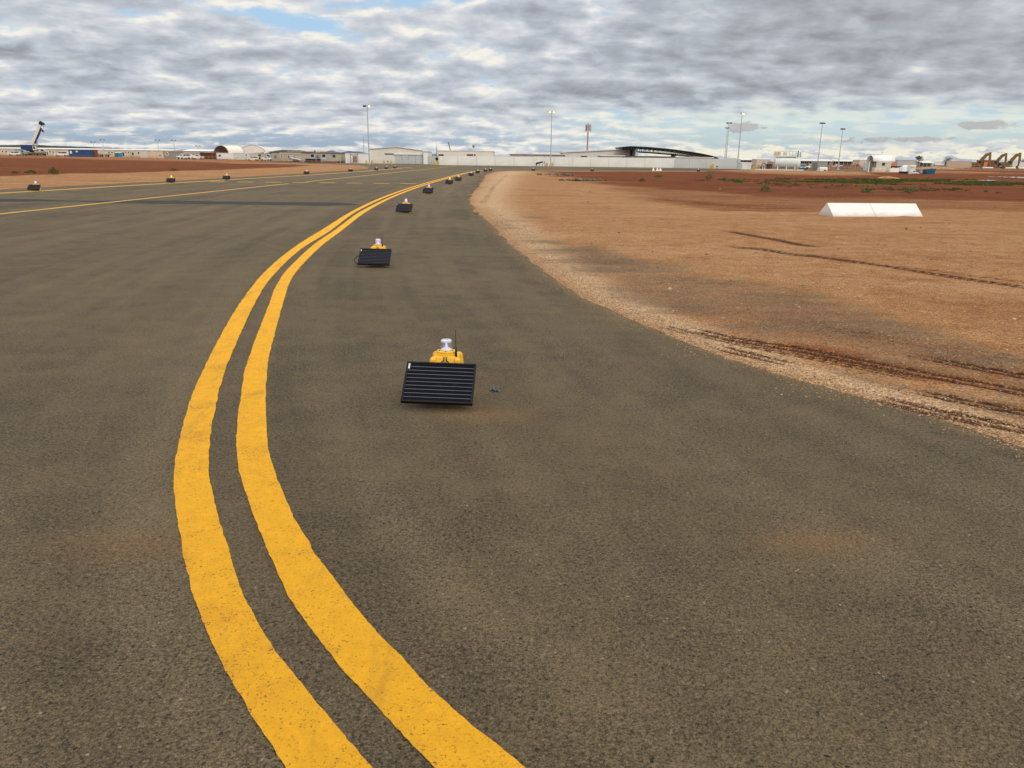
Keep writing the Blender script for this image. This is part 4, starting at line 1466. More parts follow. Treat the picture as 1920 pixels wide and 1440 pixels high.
def container(label, px0, px1, py, D, dep, mat, endmat=None, rz=0.0, group='shipping containers', front_doors=False, frame=None):
    xc, w = span(px0, px1, D)
    h = ZZ((px0 + px1) / 2, py, D)
    t = thing('shipping_container', label, 'container', (xc, D, 0), rz, group)
    b = MB()
    n = max(6, int(w / .3))
    if front_doors:
        b.box(-w / 2 + .1, w / 2 - .1, .08, .12, .12, h - .1)
    else:
        corr(b, -w / 2 + .1, w / 2 - .1, .045, .12, h - .1, n)
    corr(b, -w / 2 + .1, w / 2 - .1, dep - .08, .12, h - .1, n)
    corr(b, .1, dep - .1, w / 2 - .08, .12, h - .1, 8, .035, 'y')
    b.box(-w / 2 + .02, w / 2 - .02, .02, dep - .02, h - .09, h - .03)
    b.build('body', mat, t)
    f = MB()
    for x in (-w / 2, w / 2 - .12):
        for y in (0, dep - .12):
            f.box(x, x + .12, y, y + .12, 0, h)
    for zz in ((.02, .12), (h - .12, h - .005)):
        for y in (.005, dep - .105):
            f.box(-w / 2 + .122, w / 2 - .122, y, y + .1, *zz)
        for x in (-w / 2 + .005, w / 2 - .105):
            f.box(x, x + .1, .122, dep - .122, *zz)
    f.build('frame', frame or mat, t)
    em = endmat or mat
    if front_doors:
        for s in (0, 1):
            d = MB().box(-w / 2 + .13 + s * (w / 2 - .12), -.015 + s * (w / 2 - .12), .03, .075, .14, h - .13).build('door', em, t)
            for k in (.3, .7):
                x = -w / 2 + .13 + s * (w / 2 - .12) + k * (w / 2 - .15)
                MB().bar((x, .01, .16), (x, .01, h - .16), .02, n=6).build('lock_rod', STEELG, d)
    else:
        for s in (0, 1):
            d = MB().box(-w / 2 + .03, -w / 2 + .075, .13 + s * (dep / 2 - .12), dep / 2 - .015 + s * (dep / 2 - .12), .14, h - .13).build('door', em, t)
            y = .13 + s * (dep / 2 - .12) + .5 * (dep / 2 - .15)
            MB().bar((-w / 2 + .01, y, .16), (-w / 2 + .01, y, h - .16), .02, n=6).build('lock_rod', STEELG, d)
    return t


def wheel(parent, x, y, r=.36, w=.24):
    k = MB().lathe([(r * .55, -w / 2), (r * .92, -w / 2), (r, -w / 2 + .05), (r, w / 2 - .05), (r * .92, w / 2), (r * .55, w / 2)], 18, (x, y, r), 'y').build('wheel', TYRE, parent)
    MB().lathe([(0, -w / 2 + .02), (r * .56, -w / 2 + .01), (r * .56, w / 2 - .01), (0, w / 2 - .02)], 14, (x, y, r), 'y').build('rim', RIM, k)


def vehicle(label, px, D, rz, kind='ute', paint=None, cat='car', L=5.2, s=1.0, group='parked site vehicles', base=None):
    """side profile along x, front at -x"""
    paint = paint or CARW
    t = thing('parked_' + kind, label, cat, (WX(px, D), D, 0), rz, group)
    t.scale = (s, s, s)
    hl = L / 2
    wd = .92
    cabend = hl - .15 if kind == 'wagon' else .55
    roof = 1.86 if kind == 'wagon' else 1.78
    low = [(-hl, .45), (-hl, .92), (-hl + .12, 1.02), (-hl + 1.35, 1.12), (hl - .05, 1.12), (hl, 1.05), (hl, .5), (hl - .5, .42), (-hl + .3, .38)]
    MB().side(low, -wd, wd).build('body', paint, t)
    top = [(-hl + 1.25, 1.122), (-hl + 1.95, roof - .06), (-hl + 2.2, roof), (cabend - .25, roof), (cabend, roof - .10), (cabend + .10, 1.122)]
    cb = MB().side(top, -wd + .10, wd - .10).build('cab', paint, t)
    for y in (-wd + .092, wd - .112):
        MB().side([(-hl + 1.48, 1.20), (-hl + 2.02, roof - .14), (-hl + 2.72, roof - .14), (-hl + 2.72, 1.20)], y, y + .02).build('window', GLASS, cb)
        MB().side([(-hl + 2.82, 1.20), (-hl + 2.82, roof - .14), (cabend - .22, roof - .14), (cabend - .12, 1.20)], y, y + .02).build('window', GLASS, cb)
    MB().add([(-hl + 1.30, -.72, 1.16), (-hl + 1.30, .72, 1.16), (-hl + 1.93, .66, roof - .10), (-hl + 1.93, -.66, roof - .10)], [(0, 1, 2, 3)], mtx=Matrix.Translation((-.012, 0, .008))).build('windscreen', GLASS, cb)
    if kind == 'ute':
        tr = MB()
        tr.box(.75, hl + .05, -wd - .02, -wd + .03, 1.124, 1.42).box(.75, hl + .05, wd - .03, wd + .02, 1.124, 1.42).box(.75, .80, -wd + .032, wd - .032, 1.124, 1.50).box(hl, hl + .05, -wd + .032, wd - .032, 1.124, 1.42)
        tr.build('tray', paint, t)
    for y in (-.62, .62):
        MB().box(-hl - .03, -hl - .002, y - .2, y + .2, .72, .90, ch=.01).build('headlight', SIGNW, t)
        MB().box(hl + .002, hl + .03, y - .12, y + .12, .75, .98, ch=.01).build('tail_light', REDP, t)
    MB().box(-hl - .10, -hl - .032, -.85, .85, .42, .66, ch=.02).build('bumper', BLACKP, t)
    for x in (-hl + .95, hl - 1.05):
        for y in (-wd + .02, wd - .02):
            wheel(t, x, y)
    return t


def mast(label, px, pyt, D, lit=(), heads=((-.75, 0), (.75, 0)), r0=.17, r1=.09, group='floodlight masts', arm=.9, sz=1.0, plinth=True):
    x = WX(px, D)
    h = ZZ(px, pyt, D)
    t = thing('floodlight_mast', label, 'light mast', (x, D, 0), 0, group)
    r0, r1, sz = r0 * .78, r1 * .78, sz * .82
    MB().bar((0, 0, 0), (0, 0, h - .1), r0, r1, 12).build('pole', MASTM, t)
    if plinth:
        MB().lathe([(.0, 0), (.34, 0), (.34, .06), (.22, .10), (.22, .35), (.0, .36)], 12).build('base_plate', MASTM, t)
    MB().bar((-arm, 0, h), (arm, 0, h), .05, n=8).build('crossarm', MASTM, t)
    for i, (hx, yy) in enumerate(heads):
        hd = MB().box(hx - .36 * sz, hx + .36 * sz, -.34 * sz + yy, .30 * sz + yy, h - .34 * sz, h - .06, ch=.05).build('floodlight', LAMPOFF, t)
        MB().box(hx - .31 * sz, hx + .31 * sz, -.36 * sz + yy, -.342 * sz + yy, h - .40 * sz, h - .05).box(hx - .31 * sz, hx + .31 * sz, -.30 * sz + yy, .26 * sz + yy, h - .40 * sz, h - .345 * sz).build('lamp_glass', LAMP if i in lit else LAMPOFF, hd)
    return t


# lit and unlit masts
mast('tallest grey floodlight mast in front of the cream hangar, one head lit', 692, 197.5, 166, (1,), ((-.55, 0), (.45, 0)), .17, .10, sz=1.0)
mast('grey floodlight mast beside the black trolley, both heads lit', 1032.5, 208.5, 172, (0, 1), ((-.42, 0), (.42, 0)), .15, .08, sz=1.0)
mast('grey floodlight mast with one glowing head, standing by the right end of the wall', 1383.5, 211.5, 165, (0,), ((.12, 0),), .17, .08, sz=1.1, arm=.4)
mast('unlit floodlight mast behind the wall, taller of the pair left of the single lit head', 1361, 229.5, 250, (), ((-.5, 0), (.5, 0)), .22, .09, sz=1.1)
mast('unlit thinner mast behind the wall, shorter of the pair left of the lit head', 1358.5, 239, 290, (), ((-.4, 0), (.4, 0)), .20, .09, sz=1.0)
mast('unlit twin-head floodlight mast just behind the grey corrugated shed', 1533.5, 229.5, 150, (), ((-.28, 0), (.28, 0)), .13, .06, sz=.75, arm=.35)
mast('unlit twin-head floodlight mast right of the grey shed, leaning the rightmost', 1572.5, 240.5, 175, (), ((-.28, 0), (.28, 0)), .14, .06, sz=.8, arm=.35)
for px, pyt, lab in ((177, 265.5, 'faint far mast with T top above the blue container'), (195, 261.5, 'taller thin far mast just right of the T-topped one at left'), (298, 262, 'thin far mast above the cream containers, left of a similar one'), (328, 262.5, 'thin far mast above the grey cabin'), (372.5, 273, 'short faint far mast above the maroon container')):
    mast(lab, px, pyt, 420, (), ((-.9, 0), (.9, 0)), .17, .12, 'thin far masts', 1.4, 1.2, False)

# telecom mast
D = 260
x = WX(1100.5, D)
h = ZZ(1101, 231, D)
t = thing('telecom_mast', 'slim brown telecom mast with antenna cluster behind the white building', 'antenna mast', (x, D, 0))
TB = M('brown_mast', (.30, .20, .15), .7, var=.1)
MB().bar((0, 0, 0), (0, 0, h), .34, .16, 10).build('pole', TB, t)
for a in range(3):
    an = a * 2 * PI / 3 + .3
    MB().box(-.18, .18, -.1, .1, h - 2.6, h - .3, mtx=Matrix.Translation((.85 * math.cos(an), .85 * math.sin(an), 0))).build('panel_antenna', M('antenna_grey', (.35, .33, .32), .6), t)
MB().lathe([(.5, h - 2.2), (.5, h - .5)], 10).bar((-.9, 0, h - 1.9), (.9, 0, h - 1.9), .04).bar((-.9, 0, h - .9), (.9, 0, h - .9), .04).build('antenna_ring', TB, t)
# lattice radio mast by hangar
D = 230
x = WX(682.5, D)
h = ZZ(682, 257, D)
t = thing('radio_mast', 'thin radio mast close left of the tallest mast', 'antenna mast', (x, D, 0))
p = MB()
for a in range(3):
    an = a * 2 * PI / 3
    p.bar((.16 * math.cos(an), .16 * math.sin(an), 0), (.10 * math.cos(an), .10 * math.sin(an), h), .03, .02, 5)
for i in range(30):
    z_ = h * i / 30
    for a in range(3):
        a1, a2 = a * 2 * PI / 3, (a + 1) * 2 * PI / 3
        p.bar((.15 * math.cos(a1), .15 * math.sin(a1), z_), (.15 * math.cos(a2), .15 * math.sin(a2), z_ + h / 30), .012, n=4)
p.build('lattice', MASTM, t)
MB().bar((-.5, 0, h * .66), (.5, 0, h * .66), .05).build('crossarm', MASTM, t)
# pale pole with disc head over second building
D = 240
x = WX(888, D)
h = ZZ(888, 273, D)
t = thing('wind_sensor_pole', 'pale short pole with a round head above the flat white building', 'sensor pole', (x, D, 0))
MB().bar((0, 0, 0), (0, 0, h), .18, .15, 8).build('pole', CREAM, t)
MB().lathe([(.1, h - .5), (.55, h - .3), (.3, h - .05), (.1, h + .3), (0, h + .3)], 10).build('sensor_head', TIMBER, t)
# far tilted jib
D = 420
t = thing('far_crane_jib', 'dark slanting crane jib poking up behind the flat white building', 'crane', (WX(846, D), D, 0))
p = MB()
b0, b1 = Vector((0, 0, 3)), Vector((WX(841, D) - WX(846, D), 0, ZZ(841, 266.5, D)))
for o_ in ((-.25, -.25), (.25, -.25), (-.25, .25), (.25, .25)):
    p.bar(b0 + Vector((o_[0], o_[1], 0)), b1 + Vector((o_[0] * .5, o_[1] * .5, 0)), .10, .08, 5)
for i in range(12):
    a, b_ = b0.lerp(b1, i / 12), b0.lerp(b1, (i + 1) / 12)
    p.bar(a + Vector((-.25, -.25, 0)), b_ + Vector((.25, -.25, 0)), .06, n=4)
p.build('jib', BLACKP, t)
MB().box(-1.3, 1.3, -1.3, 1.3, .0, 3.1, ch=.2).build('tower_base', STEELG, t)

# ---- hangar
D = 188
xc, w = span(692, 793, D)
zl, zr, zp = ZZ(692, 280, D), ZZ(793, 283.2, D), ZZ(745, 276.3, D)
xp = WX(745, D) - xc
HG = M('cream_hangar_sheet', (.76, .72, .63), .55, var=.05, scale=.3, wave=4.0, bump=.25, dust=.12)
t = thing('hangar', 'cream gabled hangar with grey sliding doors beside the tallest mast', 'hangar', (xc, D, 0))
MB().side([(-w / 2, 0), (w / 2, 0), (w / 2, zr), (xp, zp), (-w / 2, zl)], 0, 16).build('wall', HG, t)
MB().side([(-w / 2 - .2, zl + .02), (xp, zp + .02), (w / 2 + .2, zr + .02), (w / 2 + .2, zr + .18), (xp, zp + .18), (-w / 2 - .2, zl + .18)], -.25, 16.3).build('roof', ROOFW, t)
xd0, xd1 = WX(741.5, D) - xc, WX(791.5, D) - xc
zd = ZZ(765, 290.5, D)
for k in range(4):
    a = xd0 + (xd1 - xd0) * k / 4
    MB().box(a + .03, a + (xd1 - xd0) / 4 - .03, -.14 - .05 * (k % 2), -.05 - .05 * (k % 2), .02, zd).build('sliding_door', GREYD, t)
MB().box(xd0 - .3, xd1 + .3, -.30, -.004, zd + .004, zd + .20).build('door_track', GREYW, t)
xv0, xv1 = WX(721.5, D) - xc, WX(738, D) - xc
MB().box(xv0, xv1, -.08, -.004, ZZ(730, 289.7, D), ZZ(730, 287.8, D)).build('vent', DARK, t)
cabin('hangar_annex', 'white flat annex at the right end of the cream hangar', 'building', 793.6, 802.5, 284, 187, 9, WHB, over=.1)
# white perimeter wall pieces
WALLM = M('wall_panels', (.82, .81, .75), .6, var=.06, scale=.3, wave=3.2, bump=.25, dust=.10)


def wallrun(label, pts, h0, h1, mat):
    """pts: list of (px, D); one long panel wall with posts"""
    P_ = [Vector((WX(px, D_), D_, 0)) for px, D_ in pts]
    c = P_[0].lerp(P_[-1], .5)
    t = thing('panel_wall', label, 'wall', tuple(c))
    n = len(P_) - 1
    for i in range(n):
        a, b_ = P_[i] - c, P_[i + 1] - c
        d = (b_ - a).normalized()
        nrm = Vector((-d.y, d.x, 0))
        ha, hb = h0 + (h1 - h0) * i / n, h0 + (h1 - h0) * (i + 1) / n
        vs = [a, b_, b_ + nrm * .15, a + nrm * .15]
        MB().add([(v.x, v.y, 0) for v in vs] + [(v.x, v.y, z_) for v, z_ in zip(vs, (ha, hb, hb, ha))], [(3, 2, 1, 0), (4, 5, 6, 7), (0, 1, 5, 4), (1, 2, 6, 5), (2, 3, 7, 6), (3, 0, 4, 7)]).build('panel', mat, t)
        L_ = (b_ - a).length
        for k in range(int(L_ / 4)):
            q_ = a + d * (k * 4) - nrm * .035
            MB().box(q_.x - .06, q_.x + .06, q_.y - .03, q_.y + .03, 0, ha + (hb - ha) * k * 4 / L_ + .02).build('post', GREYW, t)
    return t


wallrun('pale cream wall joining the hangar annex to the grey wall', [(802.8, 184), (822.5, 172)], ZZ(812, 292, 178), ZZ(822, 292.3, 172), WALLM)
wallrun('long light grey panel wall behind the apron, left of its corner', [(822.8, 170), (1000, 172), (1005, 174), (1264, 176)], ZZ(823, 292.4, 170), ZZ(1264, 296.5, 176), WALLM)
wallrun('grey panel wall continuing right from the corner to the last lit mast', [(1264.5, 176.3), (1388, 166)], ZZ(1265, 296.7, 176), ZZ(1388, 297.9, 166), M('wall_panels_grey', (.73, .735, .70), .6, var=.06, scale=.3, wave=3.2, bump=.25, dust=.12))

# ---- flat white building with dark window slits behind the wall
t = cabin('flat_building', 'flat roofed white building with dark window strips behind the grey wall', 'building', 820.5, 924.5, 282.6, 215, 18, M('cream_white_render', (.80, .75, .65), .6, var=.04, scale=.3), ROOFW, (), over=.1)
for a, b_ in ((822.5, 831.5), (875.5, 887), (889, 891.5)):
    xc, w = span(820.5, 924.5, 215)
    win(t, WX(a, 215) - xc, WX(b_, 215) - xc, ZZ(a, 291.8, 215), ZZ(a, 289.4, 215), 0, DARK, .03)
# ---- low pale roof between
cabin('low_shed', 'long low pale shed roof just above the grey wall near the middle mast', 'shed', 956, 1058, 288.6, 230, 20, GREYW, M('pale_cream_roof', (.76, .73, .65), .5, var=.05), over=.6)
# ---- white building stepping up to the canopy
D = 240
xc, w = span(1059, 1188, D)
t = thing('terminal_building', 'pale terminal building with roof rising to the truss canopy', 'building', (xc, D, 0))
zl, zr = ZZ(1060, 286, D), ZZ(1187, 280.2, D)
MB().side([(-w / 2, 0), (w / 2, 0), (w / 2, zr), (-w / 2, zl)], 0, 24).build('wall', GREYW, t)
MB().side([(-w / 2 - .5, zl + .01), (w / 2 + .01, zr + .01), (w / 2 + .01, zr + .3), (-w / 2 - .5, zl + .3)], -.4, 24.4).build('roof', ROOFW, t)
for a, b_, z0_, z1_ in ((1089, 1101, 294.8, 292.2), (1122, 1131, 295.3, 293.0)):
    win(t, WX(a, D) - xc, WX(b_, D) - xc, ZZ(a, z0_, D), ZZ(a, z1_, D), 0, GREYW, .1)
D = 205
xc, w = span(1128, 1168, D)
cabin('entrance_canopy', 'small white sloping canopy roof below the terminal building', 'canopy', 1128, 1168, 291.3, D, 10, WHC, WHB, over=.5)
t = cabin('dark_fascia_shed', 'flat roofed shed with dark fascia below the truss canopy', 'shed', 1168.6, 1262, 292.8, 208, 22, GREYW, M('dark_fascia', (.10, .10, .11), .6), over=.4)
cabin('white_roof_shed', 'low white roofed shed under the right end of the truss canopy', 'shed', 1262.8, 1335, 294.3, 209, 22, WHC, WHB, over=.4)

# ---- truss canopy
D = 235
top = [(1163, 277.2), (1172, 276.2), (1182, 275.6), (1196, 276.4), (1215, 277.4), (1240, 279.5), (1265, 282.2), (1290, 285.6), (1312, 289.2), (1332, 293.4), (1345, 297.6)]
bot = [(1192, 284.0), (1215, 285.3), (1240, 287.0), (1265, 289.2), (1290, 291.6), (1312, 293.6), (1332, 296.2)]
x0 = WX(1250, D)
t = thing('truss_canopy', 'curved dark steel truss canopy roof sloping down to the right', 'canopy', (x0, D, 0))
TOP = [(WX(a, D) - x0, ZZ(a, b_, D)) for a, b_ in top]
BOT = [(WX(a, D) - x0, ZZ(a, b_, D)) for a, b_ in bot]
DKS = M('dark_truss_steel', (.055, .055, .06), .6, var=.2)
PLS = M('pale_truss_web', (.40, .40, .38), .6)
zt = lambda x_: float(np.interp(x_, [p_[0] for p_ in TOP], [p_[1] for p_ in TOP]))
zb = lambda x_: float(np.interp(x_, [p_[0] for p_ in BOT], [p_[1] for p_ in BOT]))
MB().side([(a, b_ + .06) for a, b_ in TOP] + [(a, b_ + .26) for a, b_ in TOP[::-1]], -1.2, 15).build('roof', DKS, t)
for yy in (0.0, 13.0):
    p = MB()
    for a, b_ in zip(TOP[1:-1], TOP[2:]):
        p.bar((a[0], yy, a[1] - .1), (b_[0], yy, b_[1] - .1), .16, n=6)
    for a, b_ in zip(BOT[:-1], BOT[1:]):
        p.bar((a[0], yy, a[1]), (b_[0], yy, b_[1]), .13, n=6)
    tr = p.build('truss', DKS, t)
    p = MB()
    xsn = np.linspace(BOT[0][0], BOT[-1][0] - .3, 34)
    for i, x_ in enumerate(xsn[:-1]):
        x2 = xsn[i + 1]
        a, b_ = ((x_, zt(x_)), (x2, zb(x2))) if i % 2 else ((x_, zb(x_)), (x2, zt(x2)))
        p.bar((a[0], yy - .05, a[1] - .1), (b_[0], yy - .05, b_[1]), .085, n=5)
    p.build('web', PLS, tr)
for px in (1188, 1193.5):
    xx = WX(px, D) - x0
    MB().box(xx - .35, xx + .35, .1, .8, 0, zt(xx) - .05).build('column', DKS if px < 1190 else GREYW, t)
p = MB()
for i in range(7):
    xx = WX(1165 + i * 3.4, D) - x0
    p.box(xx - .08, xx + .08, -1, 14, zt(xx) - .75 + (.5 if i < 2 else 0), zt(xx) + .05)
p.build('soffit_beam', DKS, t)
MB().box(WX(1185.5, D) - x0, WX(1188, D) - x0, .9, 12, 0, zt(WX(1187, D) - x0) - .1).build('end_wall', DARK, t)
TREEM = LEAFD


def tree(label, px, py, D, r, hc, group='far trees', seed=1):
    x = WX(px, D)
    h = ZZ(px, py, D)
    t = thing('gum_tree', label, 'tree', (x, D, 0), 0, group)
    rr = random.Random(seed)
    tk = MB()
    tk.bar((0, 0, 0), (.15, 0, h * .55), .16, .10, 7)
    cr = MB()
    for k in range(7):
        a = rr.random() * 2 * PI
        c_ = Vector((r * .6 * math.cos(a) * rr.random() ** .5, r * .6 * math.sin(a) * rr.random() ** .5, h - hc * rr.uniform(.15, .8)))
        tk.bar((.15, 0, h * .55), tuple(c_), .06, .025, 5)
        rc = r * rr.uniform(.32, .52)
        for i in range(55):
            v = Vector((rr.gauss(0, 1), rr.gauss(0, 1), rr.gauss(0, .8))).normalized() * rc * rr.uniform(.35, 1.0)
            p_ = c_ + v
            p_.z = min(p_.z, h)
            s_ = rr.uniform(.10, .24)
            u_ = Vector((rr.gauss(0, 1), rr.gauss(0, 1), rr.gauss(0, 1))).normalized()
            w_ = u_.orthogonal().normalized()
            cr.add([tuple(p_ - u_ * s_), tuple(p_ + w_ * s_ * .6), tuple(p_ + u_ * s_), tuple(p_ - w_ * s_ * .6)], [(0, 1, 2, 3)])
    tk.build('trunk', M('bark', (.14, .10, .07), .9), t)
    cr.build('crown', stone_mat('gum_leaves', [(.030, .030, .018), (.065, .060, .030), (.10, .085, .045)], .3) if 'gum_leaves' not in bpy.data.materials else bpy.data.materials['gum_leaves'], t)


tree('small dark tree behind the corner of the truss canopy and wall', 1343, 294, 300, 1.2, 1.6, seed=3)
tree('dark tree left of a bigger one above the grey container and veranda', 1722, 292, 260, 1.5, 1.5, seed=4)
tree('taller dark tree above the blue end of the cream container', 1772, 292.5, 320, 2.9, 3.0, seed=5)
tree('dark tree at the far right edge above the white container', 1919, 297, 320, 1.6, 2.0, seed=6)
tree('brown bushy tree under the right end of the truss canopy', 1263, 289.0, 250, 1.5, 1.2, seed=7)

# ---- low veranda buildings at right
def veranda(label, px0, px1, py, D, dep=8, bays=8, wm=None):
    xc, w = span(px0, px1, D)
    h = ZZ((px0 + px1) / 2, py, D)
    t = thing('veranda_building', label, 'building', (xc, D, 0), 0, 'low veranda buildings')
    MB().box(-w / 2, w / 2, 2.2, dep, 0, h - .35).build('wall', wm or BEIGE, t)
    MB().endx([(-.3, h - .55), (dep / 2, h), (dep + .4, h - .3), (dep + .4, h - .42), (dep / 2, h - .14), (-.3, h - .70)], -w / 2 - .3, w / 2 + .3).build('roof', ROOFW, t)
    for i in range(bays + 1):
        x_ = -w / 2 + .1 + (w - .2) * i / bays
        MB().box(x_ - .07, x_ + .07, .0, .14, 0, h - .64).build('post', BEIGE, t)
    for i in range(bays):
        x_ = -w / 2 + .1 + (w - .2) * (i + .5) / bays
        win(t, x_ - .55, x_ + .55, .8, h - .9, 2.2, DARK, .12)
    MB().box(-w / 2, w / 2, .02, .10, 1.0, 1.08).build('rail', BEIGE, t)
    return t


veranda('low white roofed veranda building behind the pump pipework, left of the tank', 1386, 1447, 296.9, 300)
veranda('low veranda building between the white tank and the grey shed, white roofed', 1499, 1561, 298.6, 300, bays=7)
veranda('low veranda building right of the grey shed, white roofed', 1566, 1613, 299.3, 305, bays=6)
veranda('small far veranda building left of the taller dark tree', 1731, 1753, 302.3, 300, bays=3)
cabin('white_hut', 'pale hut with a grey door behind the pump pipework', 'hut', 1419, 1445, 298.3, 240, 5, CREAM, ROOFW, (), ((.38, .62, .75),), dm=STEELG, over=.1)
cabin('pale_block', 'pale windowless block at the left of the domed shelter', 'building', 1611.5, 1634, 299.8, 290, 6, CREAM, ROOFW, over=.1)
cabin('far_white_shed', 'far white shed between the two dark trees', 'shed', 1752.5, 1776, 303, 330, 6, WHC, ROOFW, over=.1)
cabin('far_white_shed', 'far low white shed behind the orange box and grey container', 'shed', 1680, 1732, 302, 335, 6, WHC, ROOFW, over=.1)

# ---- white boxes at right end of the wall
cabin('plant_cabinet', 'cream plant cabinet with slatted door at the right end of the wall', 'cabinet', 1389.5, 1410, 304.2, 160, 2, M('cream_cabinet', (.72, .71, .64), .5, var=.05), WHB, (), ((.2, .45, .9),), over=.05)
cabin('plant_cabinet', 'smaller bright white cabinet in front of the cream cabinet', 'cabinet', 1392.5, 1400.3, 307.5, 156, 1, WHB, WHB, (), ((.2, .8, .9),), over=.03)

# ---- bollards
bp = None
for px, py, hgt, lab in ((686.5, 306.6, .75, 'yellow bollard left of the tallest mast, at the white shed'), (697.7, 306.2, .72, 'yellow bollard immediately right of the tallest mast'), (719.5, 306.5, .78, 'yellow bollard under the dark vent of the hangar, left one'), (733.3, 306.6, .75, 'yellow bollard under the dark vent of the hangar, right one'),
                         (1026, 310.8, .78, 'yellow bollard left of the middle lit mast'), (1036.3, 311, .78, 'yellow bollard right of the middle lit mast'), (1333.5, 314.6, .8, 'thin yellow bollard of the pair before the grey wall'), (1337.2, 314.6, .95, 'taller yellow bollard of the pair before the grey wall')):
    D = 168 if px < 1300 else 166
    if px < 690 or 690 < px < 740:
        D = 172
    if bp is None:
        bp = thing('bollard', lab, 'bollard', (0, 0, 0), 0, 'yellow bollards')
        MB().lathe([(.20, 0), (.20, 1.0), (.14, 1.06), (0, 1.08)], 12).build('post', YBOL, bp)
        MB().lathe([(.205, .70), (.205, .84)], 12).build('reflective_band', M('pale_band', (.75, .62, .38), .5), bp)
        b_ = bp
    else:
        b_ = dup(bp)
    b_.location = (WX(px, D), D, 0)
    b_.scale = (1, 1, hgt)
    b_['label'] = lab
cabin('utility_box', 'tiny grey utility box between the two hangar bollards', 'utility box', 725.6, 727.4, 301.5, 172, .3, STEELG, BLACKP, over=.03)
cabin('utility_box', 'tiny dark utility box before the grey wall right of the bollard pair', 'utility box', 1345, 1347, 311.2, 166, .3, STEELG, BLACKP, over=.03)

# ---- white shed with timber gate
t = cabin('white_shed', 'white flat shed with a brown timber gate frame, left of the tallest mast', 'shed', 647.5, 691.5, 287.6, 187, 7, WHB, ROOFW, over=.05)
xc, w = span(647.5, 691.5, 187)
gx0, gx1, gx2, gx3 = (WX(a, 187) - xc for a in (660, 664, 672, 673.5))
gt = thing('timber_gate', 'brown timber gate frame with boarded leaf in front of the white shed', 'gate', (xc + (gx0 + gx3) / 2, 185.2, 0))
o_ = -(gx0 + gx3) / 2
gh_ = ZZ(667, 286.2, 185)
f = MB()
f.box(gx0 + o_ - .07, gx0 + o_ + .07, 0, .14, 0, gh_).box(gx3 + o_ - .07, gx3 + o_ + .07, 0, .14, 0, gh_).box(gx0 + o_ + .072, gx3 + o_ - .072, .01, .13, gh_ - .62, gh_ - .45).build('gate_frame', TIMBER, gt)
lf = MB()
for i in range(9):
    a = gx1 + o_ + (gx2 - gx1) * i / 9
    lf.box(a + .01, a + (gx2 - gx1) / 9 - .01, .03, .08, .15, gh_ - .75)
lf.box(gx1 + o_, gx2 + o_, .082, .12, .4, .5).box(gx1 + o_, gx2 + o_, .082, .12, gh_ - 1.2, gh_ - 1.1)
lf.build('gate_leaf', TIMBER, gt)

# ---- tapered signal pole on yellow block
D = 172
x = WX(820, D)
h = ZZ(820, 267.5, D)
t = thing('signal_pole', 'tapering grey pole with black reel standing on a yellow block', 'pole', (x, D - 1.2, 0))
MB().box(-.47, .47, -.35, .35, 0, ZZ(820, 303.6, D), ch=.08).build('ballast_block', M('block_yellow', (.72, .52, .05), .6), t)
hb = ZZ(820, 303.6, D)
MB().bar((0, 0, hb), (0, 0, h * .62), .13, .10, 10).bar((0, 0, h * .62), (-.05, 0, h), .09, .015, 8).build('pole', M('grey_pole', (.25, .25, .26), .5), t)
MB().lathe([(0, -.22), (.31, -.22), (.31, -.14), (.18, -.14), (.18, .14), (.31, .14), (.31, .22), (0, .22)], 16, (0, -.0, hb + .62), 'y').build('reel', BLACKP, t)

# ---- black frame trolley against the wall
D = 168
x = WX(1014, D)
t = thing('frame_trolley', 'black wheeled frame trolley standing against the grey wall by the middle mast', 'trolley', (x, D, 0))
m_ = D / 1503
p = MB()
p.endx([(-.12, .62), (.12, .62), (.12, .95), (-.12, .95)], -.75, .65, Matrix.Rotation(math.radians(-14), 4, 'Y')).build('deck', BLACKP, t)
MB().box(-1.02, -.72, -.18, .18, .30, .74, ch=.05).build('motor', BLACKP, t)
for y in (-.2, .2):
    MB().tube([(-.85, y, .32), (-.85, y, 0)], .05).build('leg', BLACKP, t)
    MB().tube([(-.30, y, .7), (-.30, y, 0)], .04).build('leg', BLACKP, t)
    MB().tube([(.62, y, 1.05)] + [(.62 + .32 * math.sin(a), y, 1.05 * math.cos(a)) for a in np.linspace(.3, PI / 2, 6)], .05).build('leg', BLACKP, t)
    MB().tube([(.70, y, .55), (.45, y, .62), (.28, y, .12)], .035).build('brace', BLACKP, t)

# ---- beige cabins and the big site office
t = cabin('site_office', 'large beige site office with two dark windows and blue banners, nearest cabin', 'site office', 566, 639, 286.2, 190, 8, BEIGE, ROOFB, ((.225, .315, .52, .84), (.52, .61, .52, .84)), (), ((.415, .72),), .35, .15)
xc, w = span(566, 639, 190)
h = ZZ(602, 286.2, 190)
for u0, u1, mm in ((.205, .325, SIGNB), (.38, .46, M('faint_grey_notice', (.30, .30, .27), .6)), (.51, .62, SIGNB)):
    MB().box(-w / 2 + u0 * w, -w / 2 + u1 * w, -.05, -.004, h * (.30 if mm is SIGNB else .34), h * .46).build('banner', mm, t)
win(t, -w / 2 + .79 * w, -w / 2 + .86 * w, h * .55, h * .80, 0, PALEG)
MB().box(-w / 2 + .235 * w, -w / 2 + .26 * w, 3, 3.6, h + .002, h + .5).build('roof_vent', ROOFB, t)
ch0 = None
